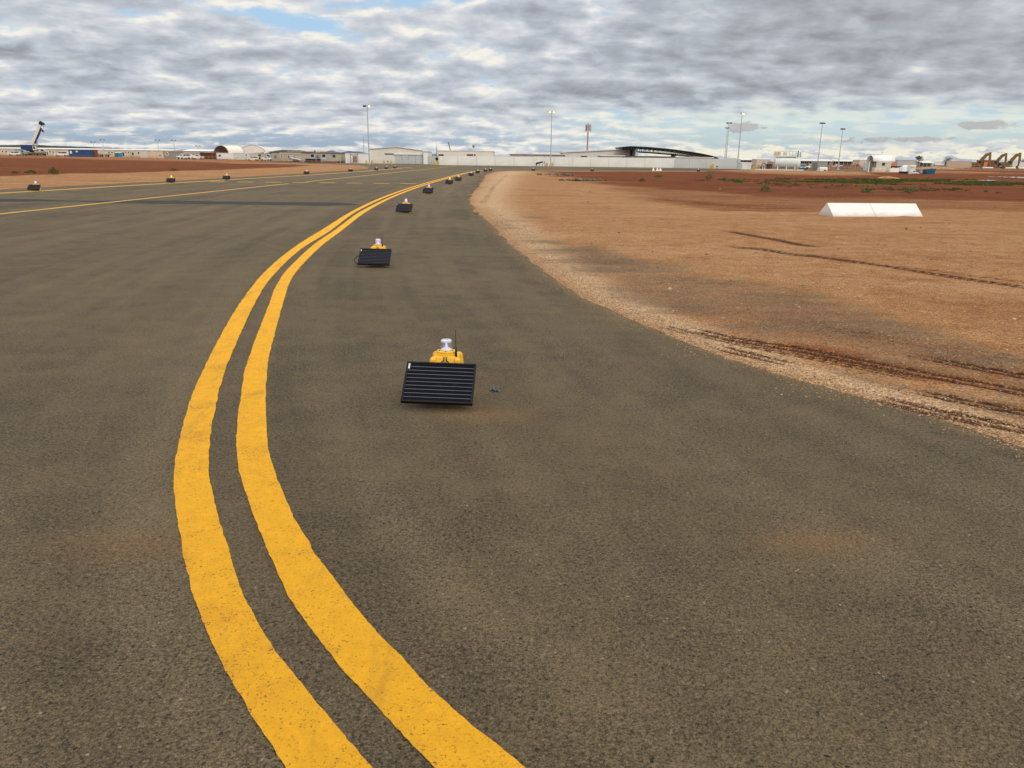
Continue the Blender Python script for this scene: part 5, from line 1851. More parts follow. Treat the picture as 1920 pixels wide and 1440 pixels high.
for i in range(12):
    if i in (8,):
        continue
    x_ = xc - w / 2 + w * (.15 + .031 * i)
    if ch0 is None:
        ch0 = thing('chair', 'black chair in the row standing before the large beige site office', 'chair', (x_, 188.3, 0), 0, 'black chairs before the site office')
        MB().box(-.22, .22, -.22, .22, .42, .48, ch=.04).build('seat', BLACKP, ch0)
        MB().box(-.20, .20, .19, .23, .50, .86, ch=.015).build('backrest', BLACKP, ch0)
        for sx in (-.19, .19):
            for sy in (-.19, .19):
                MB().bar((sx, sy, 0), (sx, sy, .42), .022, n=6).build('leg', BLACKP, ch0)
    else:
        c_ = dup(ch0)
        c_.location.x = x_
        c_.rotation_euler.z = (.3, -.2, .1, -.4)[i % 4]
cabin('transportable_cabin', 'beige cabin with dark glass door right of the large site office', 'cabin', 633.5, 647, 287.5, 192.5, 5, BEIGE, ROOFB, (), ((.0, .18, .8),), over=.05, dm=GLASS, group='beige site cabins')
cabin('transportable_cabin', 'beige cabin with air conditioner and two dark slot windows, left of the white trailer', 'cabin', 510, 545, 287.6, 226, 6, BEIGE, M('cream_roof_edge', (.60, .53, .42), .6), ((.50, .55, .38, .78), (.85, .90, .38, .78)), (), ((.19, .68),), 0, .1, 'beige site cabins')
cabin('transportable_cabin', 'beige cabin with brown air conditioner behind the white trailer', 'cabin', 545.5, 565.5, 287.3, 224, 6, BEIGE, M('cream_roof_edge', (.60, .53, .42), .6), (), (), ((.36, .68),), 0, .1, 'beige site cabins')
cabin('low_brown_roof', 'long low brown roof behind the beige cabins', 'building', 524, 572, 284.0, 330, 14, BEIGE, ROOFB, over=.3)
cabin('low_brown_roof', 'cream roofed building behind the beige cabins, further right', 'building', 540, 600, 283.4, 360, 14, CREAM, M('cream_roof_edge', (.60, .53, .42), .6), over=.3)

# ---- arched fabric shelters
FAB = M('white_shelter_fabric', (.80, .76, .66), .6, var=.05, scale=.4)
FABIN = M('shelter_lining', (.34, .29, .22), .8, var=.15, scale=.4)


def arch(label, px, D, R_, L_, z0, rz, closed=False, cov=None, flat=1.0, group=None, half=PI / 2, endmat=None):
    t = thing('arched_shelter', label, 'shelter', (WX(px, D), D, 0), rz, group)
    n = 22
    def ringp(r, e=0.0):
        return [(r * math.cos(a), z0 + r * flat * math.sin(a)) for a in np.linspace(PI / 2 + half, PI / 2 - half, n + 1)]
    o_, i_ = ringp(R_), ringp(R_ - .10)
    base = min(z_ for _, z_ in o_)
    vs, fs = [], []
    for y in (0, L_):
        vs += [(x_, y, z_) for x_, z_ in o_]
    for i in range(n):
        fs.append((i, i + 1, n + 2 + i, n + 1 + i))
    m_ = MB()
    m_.add(vs, fs, True)
    cv = m_.build('fabric_cover', cov or FAB, t)
    vs2 = []
    for y in (.02, L_ - .02):
        vs2 += [(x_, y, z_) for x_, z_ in i_]
    MB().add(vs2, fs, True).build('lining', FABIN, t)
    fr = MB()
    for y in (0.0, L_):
        pr = [(x_, y, z_) for x_, z_ in ringp(R_ - .05)]
        fr.tube(pr, .07, 6)
    fr.build('rib', STEELG, t)
    if closed:
        for yy in (.05, L_ - .05):
            MB().add([(x_, yy, z_) for x_, z_ in i_], [tuple(range(n + 1))]).build('end_wall', endmat or FAB, t)
    for s in (-1, 1):
        if base > .3:
            MB().box(s * R_ - .5, s * R_ + .5, 0, L_, 0, base - .004).build('side_wall', WHC, t)
    return t


D = 262
rA = (WX(449, D) - WX(396, D)) / 2
arch('open arched white fabric shelter with brown lining, left of a closed one', 415, D, rA * .74, 6.5, ZZ(420, 287.5, D), math.radians(-28), flat=.72)
D = 270
arch('closed cream arched fabric shelter right of the open one', 474, D, (WX(497, D) - WX(450, D)) / 2 * .98, 7, ZZ(474, 285, D), math.radians(10), True, None, .52)
cabin('cream_wall', 'cream clad building below the closed arched shelter', 'building', 468, 489, 287.8, 240, 6, CREAM, ROOFW, over=.1)

# ---- small white cabins
t = cabin('transportable_cabin', 'small white cabin with window and notice before the open arched shelter', 'cabin', 406, 437.5, 286.8, 243, 3, WHC, WHB, ((.12, .25, .45, .75),), ((.72, .90, .80),), (), .2, .08, 'white site cabins')
t = cabin('transportable_cabin', 'white rounded cabin with small dark window behind the white ute', 'cabin', 439, 470, 285.9, 250, 4, M('pale_grey_green', (.58, .62, .58), .5, var=.06, dust=.2), WHB, ((.70, .76, .55, .78),), (), (), .5, .08, 'white site cabins')
vehicle('white utility vehicle parked by the rounded white cabin, facing left', 473.5, 231, math.radians(6), 'wagon', s=.62)
vehicle('white utility vehicle with tray, right of the wagon by the cream wall', 499, 232, math.radians(160), 'ute', s=.62)
# hi-vis striped machine
D = 234
t = thing('skid_loader', 'small loader with green yellow cab between the two white vehicles', 'loader', (WX(486.5, D), D, 0), math.radians(20))
MB().box(-.8, .8, -.6, .6, .35, 1.0, ch=.1).build('body', BLACKP, t)
cb = MB().box(-.45, .45, -.5, .5, 1.002, 1.9, ch=.08).build('cab', M('lime_yellow', (.55, .62, .10), .5), t)
MB().box(-.35, .35, -.54, -.504, 1.2, 1.75).build('window', GLASS, cb)
for x_ in (-.5, .5):
    for y in (-.62, .62):
        wheel(t, x_, y, .32, .22)
MB().side([(-1.3, .1), (-.9, .1), (-.82, .55), (-.95, .6)], -.6, .6).build('bucket', RUST, t)
# teal truck cab behind
cabin('delivery_truck', 'bluish grey truck body standing end-on left of the beige cabins', 'truck', 497, 508, 287.2, 245, 4, M('bluish_grey', (.36, .44, .46), .5, var=.1), BLACKP, ((.25, .75, .4, .75),), over=.03)

# ---- white flatbed trailer with ladder rack
D = 205
t = thing('flatbed_trailer', 'white trailer with a tilted tray in front of beige cabins', 'trailer', (WX(553.5, D), D, 0))
mt = Matrix.Rotation(math.radians(12), 4, 'Y')
MB().box(-1.35, 1.35, -.8, .8, .70, .80, mt).build('tray', CARW, t)
rk = MB()
for i in range(9):
    x_ = -1.3 + 2.6 * i / 8
    rk.box(x_ - .03, x_ + .03, -.8, -.75, .802, 1.35, mt)
rk.box(-1.33, 1.33, -.802, -.748, 1.352, 1.42, mt)
rk.build('side_rail', CARW, t)
MB().box(-.9, 1.2, -.5, .5, .28, .45).build('chassis', WHB, t)
wheel(t, .35, -.72, .30, .2)
wheel(t, .35, .72, .30, .2)
wheel(t, -.35, -.72, .30, .2)
wheel(t, -.35, .72, .30, .2)
MB().bar((-1.0, 0, .36), (-1.7, 0, .3), .05).build('drawbar', WHB, t)
c0 = None
for px, lab in ((531.5, 'small orange cone before the beige cabins, left of the other'), (541, 'small orange cone before the beige cabins, beside the white trailer')):
    if c0 is None:
        c0 = thing('traffic_cone', lab, 'cone', (WX(px, 218), 218, 0), 0, 'small orange cones')
        MB().lathe([(.17, .03), (.04, .62), (0, .62)], 10).build('cone_body', M('orange_cone', (.75, .36, .10), .6), c0)
        MB().box(-.24, .24, -.24, .24, 0, .03).build('cone_base', BLACKP, c0)
    else:
        c1 = dup(c0)
        c1.location.x = WX(px, 218)
        c1['label'] = lab

# ---- far left: sheds, containers, vehicles
t = cabin('long_shed', 'very long low white roofed shed along the far left skyline', 'shed', -60, 322, 279.4, 420, 22, CREAM, ROOFW, over=.4, gable=.5)
for i, (a, b_, pt, D, lab, ws) in enumerate([
        (-14, 18, 280.6, 365, 'far left cream cabin at the edge of the photo', ((.55, .63, .55, .8), (.76, .84, .55, .8), (.15, .25, .1, .7))),
        (20, 36, 280.9, 366, 'narrow cream cabin between the leftmost cabin and crane', ((.4, .55, .5, .75),)),
        (86, 104, 281.2, 362, 'cream cabin with two small high windows right of the crane', ((.38, .52, .55, .8), (.68, .82, .55, .8), (.08, .2, .15, .7))),
        (178, 213, 281.9, 340, 'cream cabin between the brown container and portable toilets', ((.72, .80, .58, .82), (.88, .96, .58, .82))),
        (228, 244, 282.4, 345, 'cream cabin with dark doorway right of the portable toilets', ((.08, .30, .12, .72), (.45, .6, .6, .82), (.75, .9, .6, .82))),
        (245, 262, 283.0, 346, 'cream cabin left of the white and cream containers', ((.15, .32, .3, .75), (.8, .95, .5, .85)))]):
    cabin('transportable_cabin', lab, 'cabin', a, b_, pt, D, 4, CREAM, ROOFW, ws, (), (), 0, .08, 'cream accommodation cabins')
container('blue shipping container with white and yellow notices, at far left', 128.5, 168, 280.4, 300, 2.5, BLUEC)
tb = bpy.context.scene.objects[-1]
bc = [o for o in bpy.data.objects if o.get('label', '').startswith('blue shipping')][0]
xc, w = span(128.5, 168, 300)
MB().box(WX(131, 300) - xc, WX(135, 300) - xc, -.03, -.004, 1.2, 2.1).build('notice', SIGNW, bc)
MB().box(WX(142, 300) - xc, WX(146.5, 300) - xc, -.03, -.004, 1.7, 2.2).build('notice', SIGNY, bc)
container('short rust brown container at the right end of the blue container', 168.4, 177, 280.8, 303, 2.5, BROWNC)
container('white container left of the two cream containers', 262.5, 275, 283.6, 276, 5.5, M('off_white_container', (.66, .62, .54), .6, var=.1, dust=.3), front_doors=True)
container('cream container with double doors, between white and lettered ones', 275.4, 291, 284.0, 279, 2.5, M('peach_cream_container', (.72, .58, .44), .6, var=.06, dust=.2), front_doors=True)
t = container('cream container with dark notice, left of the grey cabin', 291.3, 305.6, 284.4, 280, 2.5, M('peach_cream_container', (.72, .58, .44), .6, var=.06, dust=.2))
xc, w = span(291.3, 305.6, 280)
MB().box(WX(297, 280) - xc, WX(302, 280) - xc, -.03, -.004, .75, 1.2).build('notice', M('faint_grey_notice', (.30, .30, .27), .6), t)
t = cabin('transportable_cabin', 'long grey cabin with a round yellow black sign', 'cabin', 306, 372, 284.3, 268, 5, M('grey_cabin', (.27, .28, .26), .6, var=.06, dust=.3), M('grey_cabin_roof', (.36, .37, .36), .6), over=.1)
xc, w = span(306, 372, 268)
zc = ZZ(313, 288.3, 268)
sg = MB().lathe([(0, -.02), (.62, -.02), (.62, .0)], 20, (WX(313, 268) - xc, -.03, zc), 'y').build('sign', SIGNY, t)
MB().side([(-.42, .34), (.10, .30), (.44, -.36), (-.02, -.30)], -.075, -.055, Matrix.Translation((WX(313, 268) - xc, 0, zc))).build('sign_mark', BLACKP, sg)
container('long maroon container right of the parked utes', 373, 406, 286.2, 262, 2.5, MAROON)
cabin('long_shed', 'low white roof behind the parked utes and maroon container', 'shed', 345, 395, 282.6, 340, 12, CREAM, WHB, over=.4, gable=.6)
t = cabin('transportable_cabin', 'low peach coloured hut behind the parked white utes', 'hut', 345, 375, 286.0, 262, 3, M('peach_hut', (.46, .33, .26), .7), ROOFW, over=.1)
vehicle('white ute at the front of the row left of the maroon container', 344, 250, math.radians(62), 'wagon', s=.85)
vehicle('white ute second in the row left of the maroon container', 356.5, 252, math.radians(15), 'ute', s=.8)
vehicle('white ute third in the row, closest to the maroon container', 369, 251, math.radians(188), 'ute', s=.8)
cabin('concrete_block', 'low white concrete block left of the parked utes', 'block', 329.5, 339, 294.2, 252, 1, WHC, WHC, over=.02)
vehicle('white wagon parked left of the blue container, dusty sides', 115.5, 318, math.radians(4), 'wagon', s=1.0)
vehicle('white wagon at far left beside the pale green truck', 26, 340, math.radians(12), 'wagon', s=.9)
# pale green truck
D = 345
t = thing('parked_truck', 'pale green truck left of the crane', 'truck', (WX(36.5, D), D, 0), 0)
MB().box(-1.3, 1.1, -1.1, 1.1, .9, 2.6, ch=.1).build('box_body', PALEG, t)
cb = MB().side([(1.15, .6), (2.6, .6), (2.6, 1.5), (2.2, 2.3), (1.15, 2.3)], -1.05, 1.05).build('cab', PALEG, t)
MB().side([(1.5, 1.45), (2.35, 1.45), (2.1, 2.1), (1.5, 2.1)], -1.075, -1.055).build('window', GLASS, cb)
MB().box(-1.3, 2.5, -.5, .5, .5, .8).build('chassis', BLACKP, t)
for x_ in (-.7, 1.9):
    for y in (-1.0, 1.0):
        wheel(t, x_, y, .5, .3)
# rusty machinery heap left
D = 330
t = thing('rusty_trailer', 'rusty low trailer loaded with pipes right of the brown container', 'trailer', (WX(193, D), D, 0))
MB().box(-3.2, 3.2, -1.1, 1.1, .75, .95).build('deck', RUST, t)
rr = random.Random(9)
for i in range(9):
    z_ = 1.05 + .17 * (i % 3)
    y_ = -.9 + .22 * i
    MB().bar((-3.0 + rr.random(), y_, z_), (2.5 + rr.random(), y_, z_ + rr.uniform(-.03, .25)), .085, n=8).build('pipe', STEELG if i % 3 else CREAM, t)
for x_ in (-1.8, -.9, 1.6):
    for y in (-1.0, 1.0):
        wheel(t, x_, y, .4, .25)
# portable toilets
for px0, px1, mm, lab in ((214.3, 219.7, GREENP, 'green portable toilet beside the blue one'), (220.2, 226, BLUEP, 'blue portable toilet beside the green one')):
    D = 318
    xc, w = span(px0, px1, D)
    h = ZZ(px0, 285.2, D)
    t = thing('portable_toilet', lab, 'portable toilet', (xc, D, 0), 0)
    MB().box(-w / 2, w / 2, 0, 1.2, .1, h - .2, ch=.05).build('wall', mm, t)
    door(t, -w / 2 + .15, w / 2 - .15, h - .35, mm, 0, .15)
    MB().lathe([(w * .62, h - .198), (w * .55, h - .1), (w * .3, h), (0, h + .03)], 4, (0, .6, 0)).build('roof', SIGNW, t)
# post and rail fence near maroon container
D = 236
t = thing('rail_fence', 'low pale post and rail fence in front of the maroon container', 'fence', (WX(390, D), D, 0))
xa, xb = WX(376, D) - WX(390, D), WX(405, D) - WX(390, D)
for i in range(5):
    x_ = xa + (xb - xa) * i / 4
    MB().box(x_ - .05, x_ + .05, -.05, .05, 0, 1.15 if i not in (3, 4) else 2.0).build('post', TIMBER, t)
MB().box(xa, xb, -.09, -.052, .70, .80).build('rail', TIMBER, t)
MB().box(xa, xb, -.09, -.052, 1.0, 1.08).build('rail', TIMBER, t)

# ---- mobile crane
D = 380
x0 = WX(62, D)
t = thing('mobile_crane', 'mobile crane with cream boom raised and navy counterweight at far left', 'crane', (x0, D, 0))
k_ = D / 1503
def cx(px, py=None):
    return WX(px, D, py) - x0
def cz(px, py):
    return ZZ(px, py, D)
MB().box(cx(47), cx(86), -1.3, 1.3, .75, 1.5, ch=.1).build('carrier', M('olive_chassis', (.20, .20, .13), .6, var=.2), t)
cb = MB().side([(cx(79), 1.502), (cx(86), 1.502), (cx(86), 2.1), (cx(84), 2.9), (cx(79), 2.9)], -1.25, 1.25).build('driver_cab', M('olive_cream', (.46, .44, .34), .5), t)
MB().side([(cx(80), 2.05), (cx(85.6), 2.05), (cx(83.8), 2.75), (cx(80), 2.75)], -1.275, -1.255).build('window', GLASS, cb)
for px in (50, 54.5, 65, 69.5, 76, 81):
    for y in (-1.15, 1.15):
        wheel(t, cx(px), y, .56, .42)
sp = MB().box(cx(46), cx(70), -1.25, 1.25, 1.9, 2.35, ch=.1).build('superstructure', BLACKP, t)
MB().lathe([(1.0, 1.502), (1.0, 1.9)], 20, (cx(60), 0, 0)).build('turntable', BLACKP, t)
MB().box(cx(43), cx(62), -1.4, 1.4, 2.352, cz(52, 271.6), ch=.12).build('counterweight', NAVY, t)
oc_ = MB().side([(cx(65), 2.352), (cx(71), 2.352), (cx(71), 3.3), (cx(69.5), 4.3), (cx(65), 4.3)], -1.2, -.35).build('operator_cab', CRCREAM, t)
MB().side([(cx(66), 3.0), (cx(70.6), 3.0), (cx(69), 4.1), (cx(66), 4.1)], -1.225, -1.205).build('window', GLASS, oc_)
pA, pB = Vector((cx(60.5, 270.5), 0, cz(60.5, 270.5))), Vector((cx(76.2, 233), 0, cz(76.2, 233)))
dv = (pB - pA).normalized()
nv = Vector((-dv.z, 0, dv.x))
for i, (f0, f1, w_, mm) in enumerate(((0, .80, .56, CRCREAM), (.80, .92, .49, CRCREAM), (.92, 1.0, .43, CRCREAM))):
    a, b_ = pA.lerp(pB, f0), pA.lerp(pB, f1)
    p = MB()
    vs = []
    for c_ in (a, b_):
        for s1, s2 in ((-1, -1), (1, -1), (1, 1), (-1, 1)):
            q_ = c_ + nv * (w_ * 1.15 * s1)
            vs.append((q_.x, w_ * .8 * s2, q_.z))
    p.add(vs, [(0, 1, 2, 3)[::-1], (4, 5, 6, 7), (0, 1, 5, 4), (1, 2, 6, 5), (2, 3, 7, 6), (3, 0, 4, 7)])
    p.build('boom_section', mm, t)
# navy underside, rams and hoses on the lower flank of the boom
q0, q1 = pA.lerp(pB, .10) - nv * .98, pA.lerp(pB, .86) - nv * .92
p = MB()
vs = []
for c_ in (q0, q1):
    for s1, s2 in ((-1, -1), (1, -1), (1, 1), (-1, 1)):
        q_ = c_ + nv * (.26 * s1)
        vs.append((q_.x, .40 * s2, q_.z))
p.add(vs, [(3, 2, 1, 0), (4, 5, 6, 7), (0, 1, 5, 4), (1, 2, 6, 5), (2, 3, 7, 6), (3, 0, 4, 7)])
p.build('boom_tray', NAVY, t)
MB().bar((cx(69), 0, 2.36), tuple(pA.lerp(pB, .42) - nv * .72), .28, .22, 10).build('lift_ram', STEELG, t)
hd = MB().box(-.7, .8, -.55, .55, -.75, .75, Matrix.Translation(pB + dv * .5) @ Matrix.Rotation(-math.atan2(dv.z, dv.x), 4, 'Y'), ch=.1).build('boom_head', BLACKP, t)
MB().lathe([(0, -.5), (.62, -.5), (.62, .5), (0, .5)], 16, tuple(pB + Vector((1.15, 0, .2))), 'y').build('sheave', NAVY, hd)
hx, hz_ = cx(79.8, 243.5), cz(79.8, 243.5)
for s in (-.15, .15):
    MB().bar((pB.x + 1.6, s, pB.z), (hx, s, hz_), .03, n=5).build('rope', BLACKP, t)
MB().bar((hx - .2, 0, hz_), (cx(69.5), 0, cz(69, 262)), .06, n=5).build('rope', STEELG, t)
hk = MB().box(hx - .3, hx + .3, -.3, .3, hz_ - .95, hz_, ch=.08).build('hook_block', BLACKP, t)
MB().tube([(hx + .35 + .25 * math.cos(a), 0, hz_ - .95 + .35 * math.sin(a)) for a in np.linspace(PI, 2.3 * PI, 9)], .10).build('hook', M('hook_red', (.55, .12, .10), .5), hk)
for px in (47, 64):
    for y in (-2.2, 2.2):
        og = MB().bar((cx(px), 0, .95), (cx(px), y, .95), .16, n=6).bar((cx(px), y, .95), (cx(px), y, .06), .13, n=8).lathe([(.36, 0), (.36, .06), (0, .06)], 10, (cx(px), y, 0)).build('outrigger', RUST, t)

# ---- white storage tank on skid
D = 146
x0 = WX(1476, D)
t = thing('storage_tank', 'big white horizontal tank with railed top platform on a skid', 'tank', (x0, D, 0), 0)
mm = D / 1503
def tx(px):
    return WX(px, D) - x0
def tz(px, py):
    return ZZ(px, py, D)
TK, tt, tb_ = new_mat('white_tank_steel')
oc = tt.n('ShaderNodeTexCoord').outputs['Object']
sx_ = tt.n('ShaderNodeSeparateXYZ', {0: oc})
n1 = tt.noise(tt.n('ShaderNodeMapping', {0: oc, 3: (1.6, 1.6, .35)}).outputs[0], 1.0, 5, .65)
n0 = tt.noise(oc, .8, 4, .6)
strk = tt.m('MULTIPLY', tt.ss(n1, .50, .66), tt.ss(sx_.outputs[0], -2.6, -.8, 1.0, .12))
c_ = tt.mix(tt.m('MULTIPLY', strk, .75), tt.mix(n0, (.70, .71, .70), (.80, .80, .78)), (.34, .21, .12))
tt.put(tb_.inputs['Base Color'], c_)
tb_.inputs['Roughness'].default_value = .45
R_ = .98
zc = .42 + R_
xl_, xr_ = tx(1452), tx(1500)
tilt = Matrix.Rotation(math.radians(-22), 4, 'Z')
MB().lathe([(0, xl_), (R_ * .45, xl_ + .04), (R_ * .8, xl_ + .16), (R_ * .96, xl_ + .34), (R_, xl_ + .5), (R_, xr_ - .5), (R_ * .96, xr_ - .34), (R_ * .8, xr_ - .16), (R_ * .45, xr_ - .04), (0, xr_)], 40, (0, 0, zc), 'x', tilt).build('tank_shell', TK, t)
for f in (.18, .5, .82):
    x_ = xl_ + (xr_ - xl_) * f
    MB().lathe([(R_ + .004, x_ - .04), (R_ + .03, x_ - .04), (R_ + .03, x_ + .04), (R_ + .004, x_ + .04)], 40, (0, 0, zc), 'x', tilt).build('band', WHB, t)
    MB().endx([(-R_ * .9, .25), (R_ * .9, .25), (R_ * .8, .9), (.4, .48), (-.4, .48), (-R_ * .8, .9)], x_ - .06, x_ + .06, tilt).build('saddle', WHB, t)
sk = MB()
for y in (-.95, .95):
    sk.box(xl_ - 1.2, xr_ + .6, y - .09, y + .09, .06, .24, tilt)
sk.box(xl_ - 1.2, xl_ - 1.05, -.855, .855, .07, .23, tilt).box(xr_ + .45, xr_ + .6, -.855, .855, .07, .23, tilt)
sk.build('skid', WHB, t)
zp = zc + R_ + .03
pl = MB().box(xl_ - .1, xr_ - .9, -.55, .55, zp, zp + .07, tilt).build('platform', STEELG, t)
RAILC = M('rail_cream_yellow', (.66, .50, .20), .6, var=.2)
RAILP = M('rail_pale', (.72, .66, .56), .6, var=.1)
xs_ = np.linspace(xl_ - .05, xr_ - 1.0, 8)
for y in (-.52, .52):
    rl = MB()
    for i, x_ in enumerate(xs_):
        rl.box(x_ - .04, x_ + .04, y - .03, y + .03, zp + .072, zp + .95, tilt)
    for zz in (.45, .95):
        rl.box(xs_[0], xs_[-1], y - .025, y + .025, zp + zz, zp + zz + .06, tilt)
    rl.build('railing', RAILP, pl)
    for i in (0, 1, 3):
        a, b_ = xs_[i] + .1, xs_[i + 1] - .12
        MB().box(a, b_, y - .015, y + .015, zp + .25, zp + .85, tilt).build('infill_panel', RAILC if i < 2 else RAILP, pl)
ld = MB()
lx = xr_ - .72
for dx_ in (-.22, .22):
    ld.bar(tilt @ Vector((lx + dx_, -R_ - .08, .1)), tilt @ Vector((lx + dx_, -R_ * .35, zp + 1.0)), .045, n=6)
for i in range(12):
    f = i / 12
    y_ = -R_ - .08 + (R_ * .65 + .08) * f
    z_ = .2 + (zp + .7) * f
    ld.bar(tilt @ Vector((lx - .22, y_, z_)), tilt @ Vector((lx + .22, y_, z_)), .025, n=5)
ld.build('ladder', STEELG, t)
MB().bar(tilt @ Vector((lx + .1, 0, zp - .1)), tilt @ Vector((lx + .1, 0, zp + 1.1)), .09, n=8).build('vent_pipe', BLACKP, t)
MB().bar(tilt @ Vector((lx + .5, 0, zp - .1)), tilt @ Vector((lx + .5, 0, zp + .9)), .06, n=8).build('vent_pipe', BLACKP, t)

# ---- pump manifold left of tank
D = 148
x0 = WX(1432, D)
t = thing('pump_manifold', 'tangle of pump pipework and valves left of the white tank', 'pump set', (x0, D, 0))
MB().box(-2.0, 1.9, -.7, .7, .08, .22).build('skid', WHB, t)
rr = random.Random(4)
for i in range(9):
    xa = -1.7 + 3.4 * i / 8
    pts = [(xa, -.4, .22), (xa, -.4, .5 + .5 * rr.random()), (xa + rr.uniform(-.5, .5), .2, .6 + .6 * rr.random()), (xa + rr.uniform(-.4, .4), .4, .24)]
    MB().tube(pts, .05, 6).build('pipe', STEELG if i % 3 else RUST, t)
MB().lathe([(.0, -.35), (.42, -.35), (.42, .35), (0, .35)], 16, (.15, 0, .85), 'y').build('pump', M('pump_grey_brown', (.12, .09, .07), .7), t)
MB().box(.7, 1.5, -.4, .4, .3, 1.15, ch=.08).build('engine', RUST, t)
MB().box(.75, 1.2, -.45, .3, 1.152, 1.6, ch=.05).build('control_box', M('control_grey', (.33, .33, .32), .6), t)
MB().lathe([(.22, -.05), (.28, 0), (.22, .05)], 14, (-1.9, -.75, .35), 'y').build('valve_wheel', M('valve_yellow', (.72, .45, .05), .5), t)
MB().box(-2.05, -1.6, -.72, -.35, .22, .72, ch=.06).build('motor', M('valve_yellow', (.72, .45, .05), .5), t)
MB().box(-.35, -.28, -.75, -.68, .222, 1.0).box(.02, .09, -.75, -.68, .222, 1.0).box(-.35, .09, -.75, -.68, 1.002, 1.08).build('frame', WHB, t)
# orange post
D = 200
t = thing('orange_drum', 'orange barrier post behind the pump pipework', 'barrier', (WX(1424.6, D), D, 0))
MB().lathe([(.22, 0), (.22, .25), (.16, .3), (.14, 1.35), (.06, 1.45), (0, 1.45)], 12).build('post', ORANGE, t)
MB().lathe([(.155, .9), (.155, 1.1)], 12).build('reflective_band', SIGNW, t)

# ---- vehicles and mounds right of the tank
vehicle('teal car parked right behind the white tank', 1507, 160, math.radians(70), 'wagon', TEAL, s=.62)
vehicle('white car parked between the teal car and grey shed', 1524, 185, math.radians(25), 'wagon', s=.62)
vehicle('white ute parked in front of the veranda building right of the shed', 1571, 235, math.radians(5), 'ute', s=.55)
RED = M('red_earth_heap', (.20, .07, .035), .95, var=.3, scale=1)


def heap(label, px, D, w, d, h, seed, mat=None):
    rr = random.Random(seed)
    n, m_ = 26, 9
    vs = []
    for i in range(n):
        for j in range(m_):
            u, v = i / (n - 1) * 2 - 1, j / (m_ - 1) * 2 - 1
            vs.append((u * w / 2, v * d / 2, h * max(0, 1 - u * u) * max(0, 1 - v * v) * (.75 + .5 * rr.random()) - .01))
    tag(MB().add(vs, [(i * m_ + j, (i + 1) * m_ + j, (i + 1) * m_ + j + 1, i * m_ + j + 1) for i in range(n - 1) for j in range(m_ - 1)], True).build('earth_heap', mat or RED, None, (WX(px, D), D, 0)), label, 'earth heap', 'red earth heaps')


heap('red earth heap between the white tank and grey shed', 1517, 200, 3.2, 2.5, 1.05, 1, M('brown_earth_heap', (.14, .06, .035), .95, var=.3))
heap('pointed red earth heap left of the domed shelter', 1607, 215, 3.2, 2.5, 1.1, 2)
heap('long low red bank behind the rail right of the grey shed', 1588, 200, 11, 2.5, .7, 3)
heap('long low red bank behind the excavator pipes', 1845, 285, 16, 3, .6, 4)
heap('tan earth bank behind the white bags and grey container', 1755, 240, 14, 3, .75, 5, M('tan_earth_heap', (.34, .22, .12), .95, var=.3))

# fence right of shed
for lab, pa, pb, D, n in (('thin post and wire fence between the grey shed and domed shelter', 1556, 1634, 180, 9), ('thin post and wire fence running past the excavators', 1690, 1935, 250, 26)):
    x0 = WX((pa + pb) / 2, D)
    t = thing('wire_fence', lab, 'fence', (x0, D, 0))
    for i in range(n):
        x_ = WX(pa + (pb - pa) * i / (n - 1), D) - x0
        MB().bar((x_, 0, 0), (x_, 0, 1.25), .035, n=6).build('post', STEELG, t)
    a, b_ = WX(pa, D) - x0, WX(pb, D) - x0
    for z_ in (.45, .8, 1.15):
        MB().bar((a, -.045, z_), (b_, -.045, z_), .008, n=4).build('wire', STEELG, t)

# ---- grey corrugated shed and box trailer
D = 130
xc, w = span(1530, 1556, D)
h = ZZ(1543, 302.6, D)
t = thing('corrugated_shed', 'grey green corrugated metal shed beside the white box trailer', 'shed', (xc, D, 0), math.radians(24))
SHG = M('grey_green_sheet', (.34, .36, .32), .6, var=.08, scale=1, dust=.15)
b = MB()
corr(b, -w * .42, w * .42, 0, 0, h - .06, 12, .03)
b.box(-w * .42, w * .42, .05, 1.5, 0, h - .062)
b.build('wall', SHG, t)
MB().box(-w * .44, w * .44, -.06, 1.56, h - .058, h).build('roof', M('shed_roof', (.42, .43, .40), .6), t)
MB().box(-w * .42 - .05, -w * .42 - .004, .25, 1.2, .02, h - .3).build('door', M('shed_door', (.22, .24, .22), .6), t)
D = 126
xc, w = span(1538, 1556, D)
t = thing('box_trailer', 'small white box trailer with red end, in front of grey shed', 'trailer', (xc, D, 0))
MB().endx([(0, .22), (1.1, .22), (1.1, .70), (.8, .82), (.25, .82), (0, .68)], -w / 2 + .1, w / 2 - .2).build('box_body', CARW, t)
MB().box(w / 2 - .198, w / 2 - .1, .02, 1.08, .12, .62).build('tailgate', REDP, t)
MB().bar((-w / 2 + .1, .5, .3), (-w / 2 - .25, .5, .3), .04).build('drawbar', WHB, t)
MB().bar((-w / 2 - .05, .2, .3), (-w / 2 - .05, .2, 0), .03).build('jockey_leg', WHB, t)
for y in (.0, 1.1):
    wheel(t, .15, y, .22, .14)

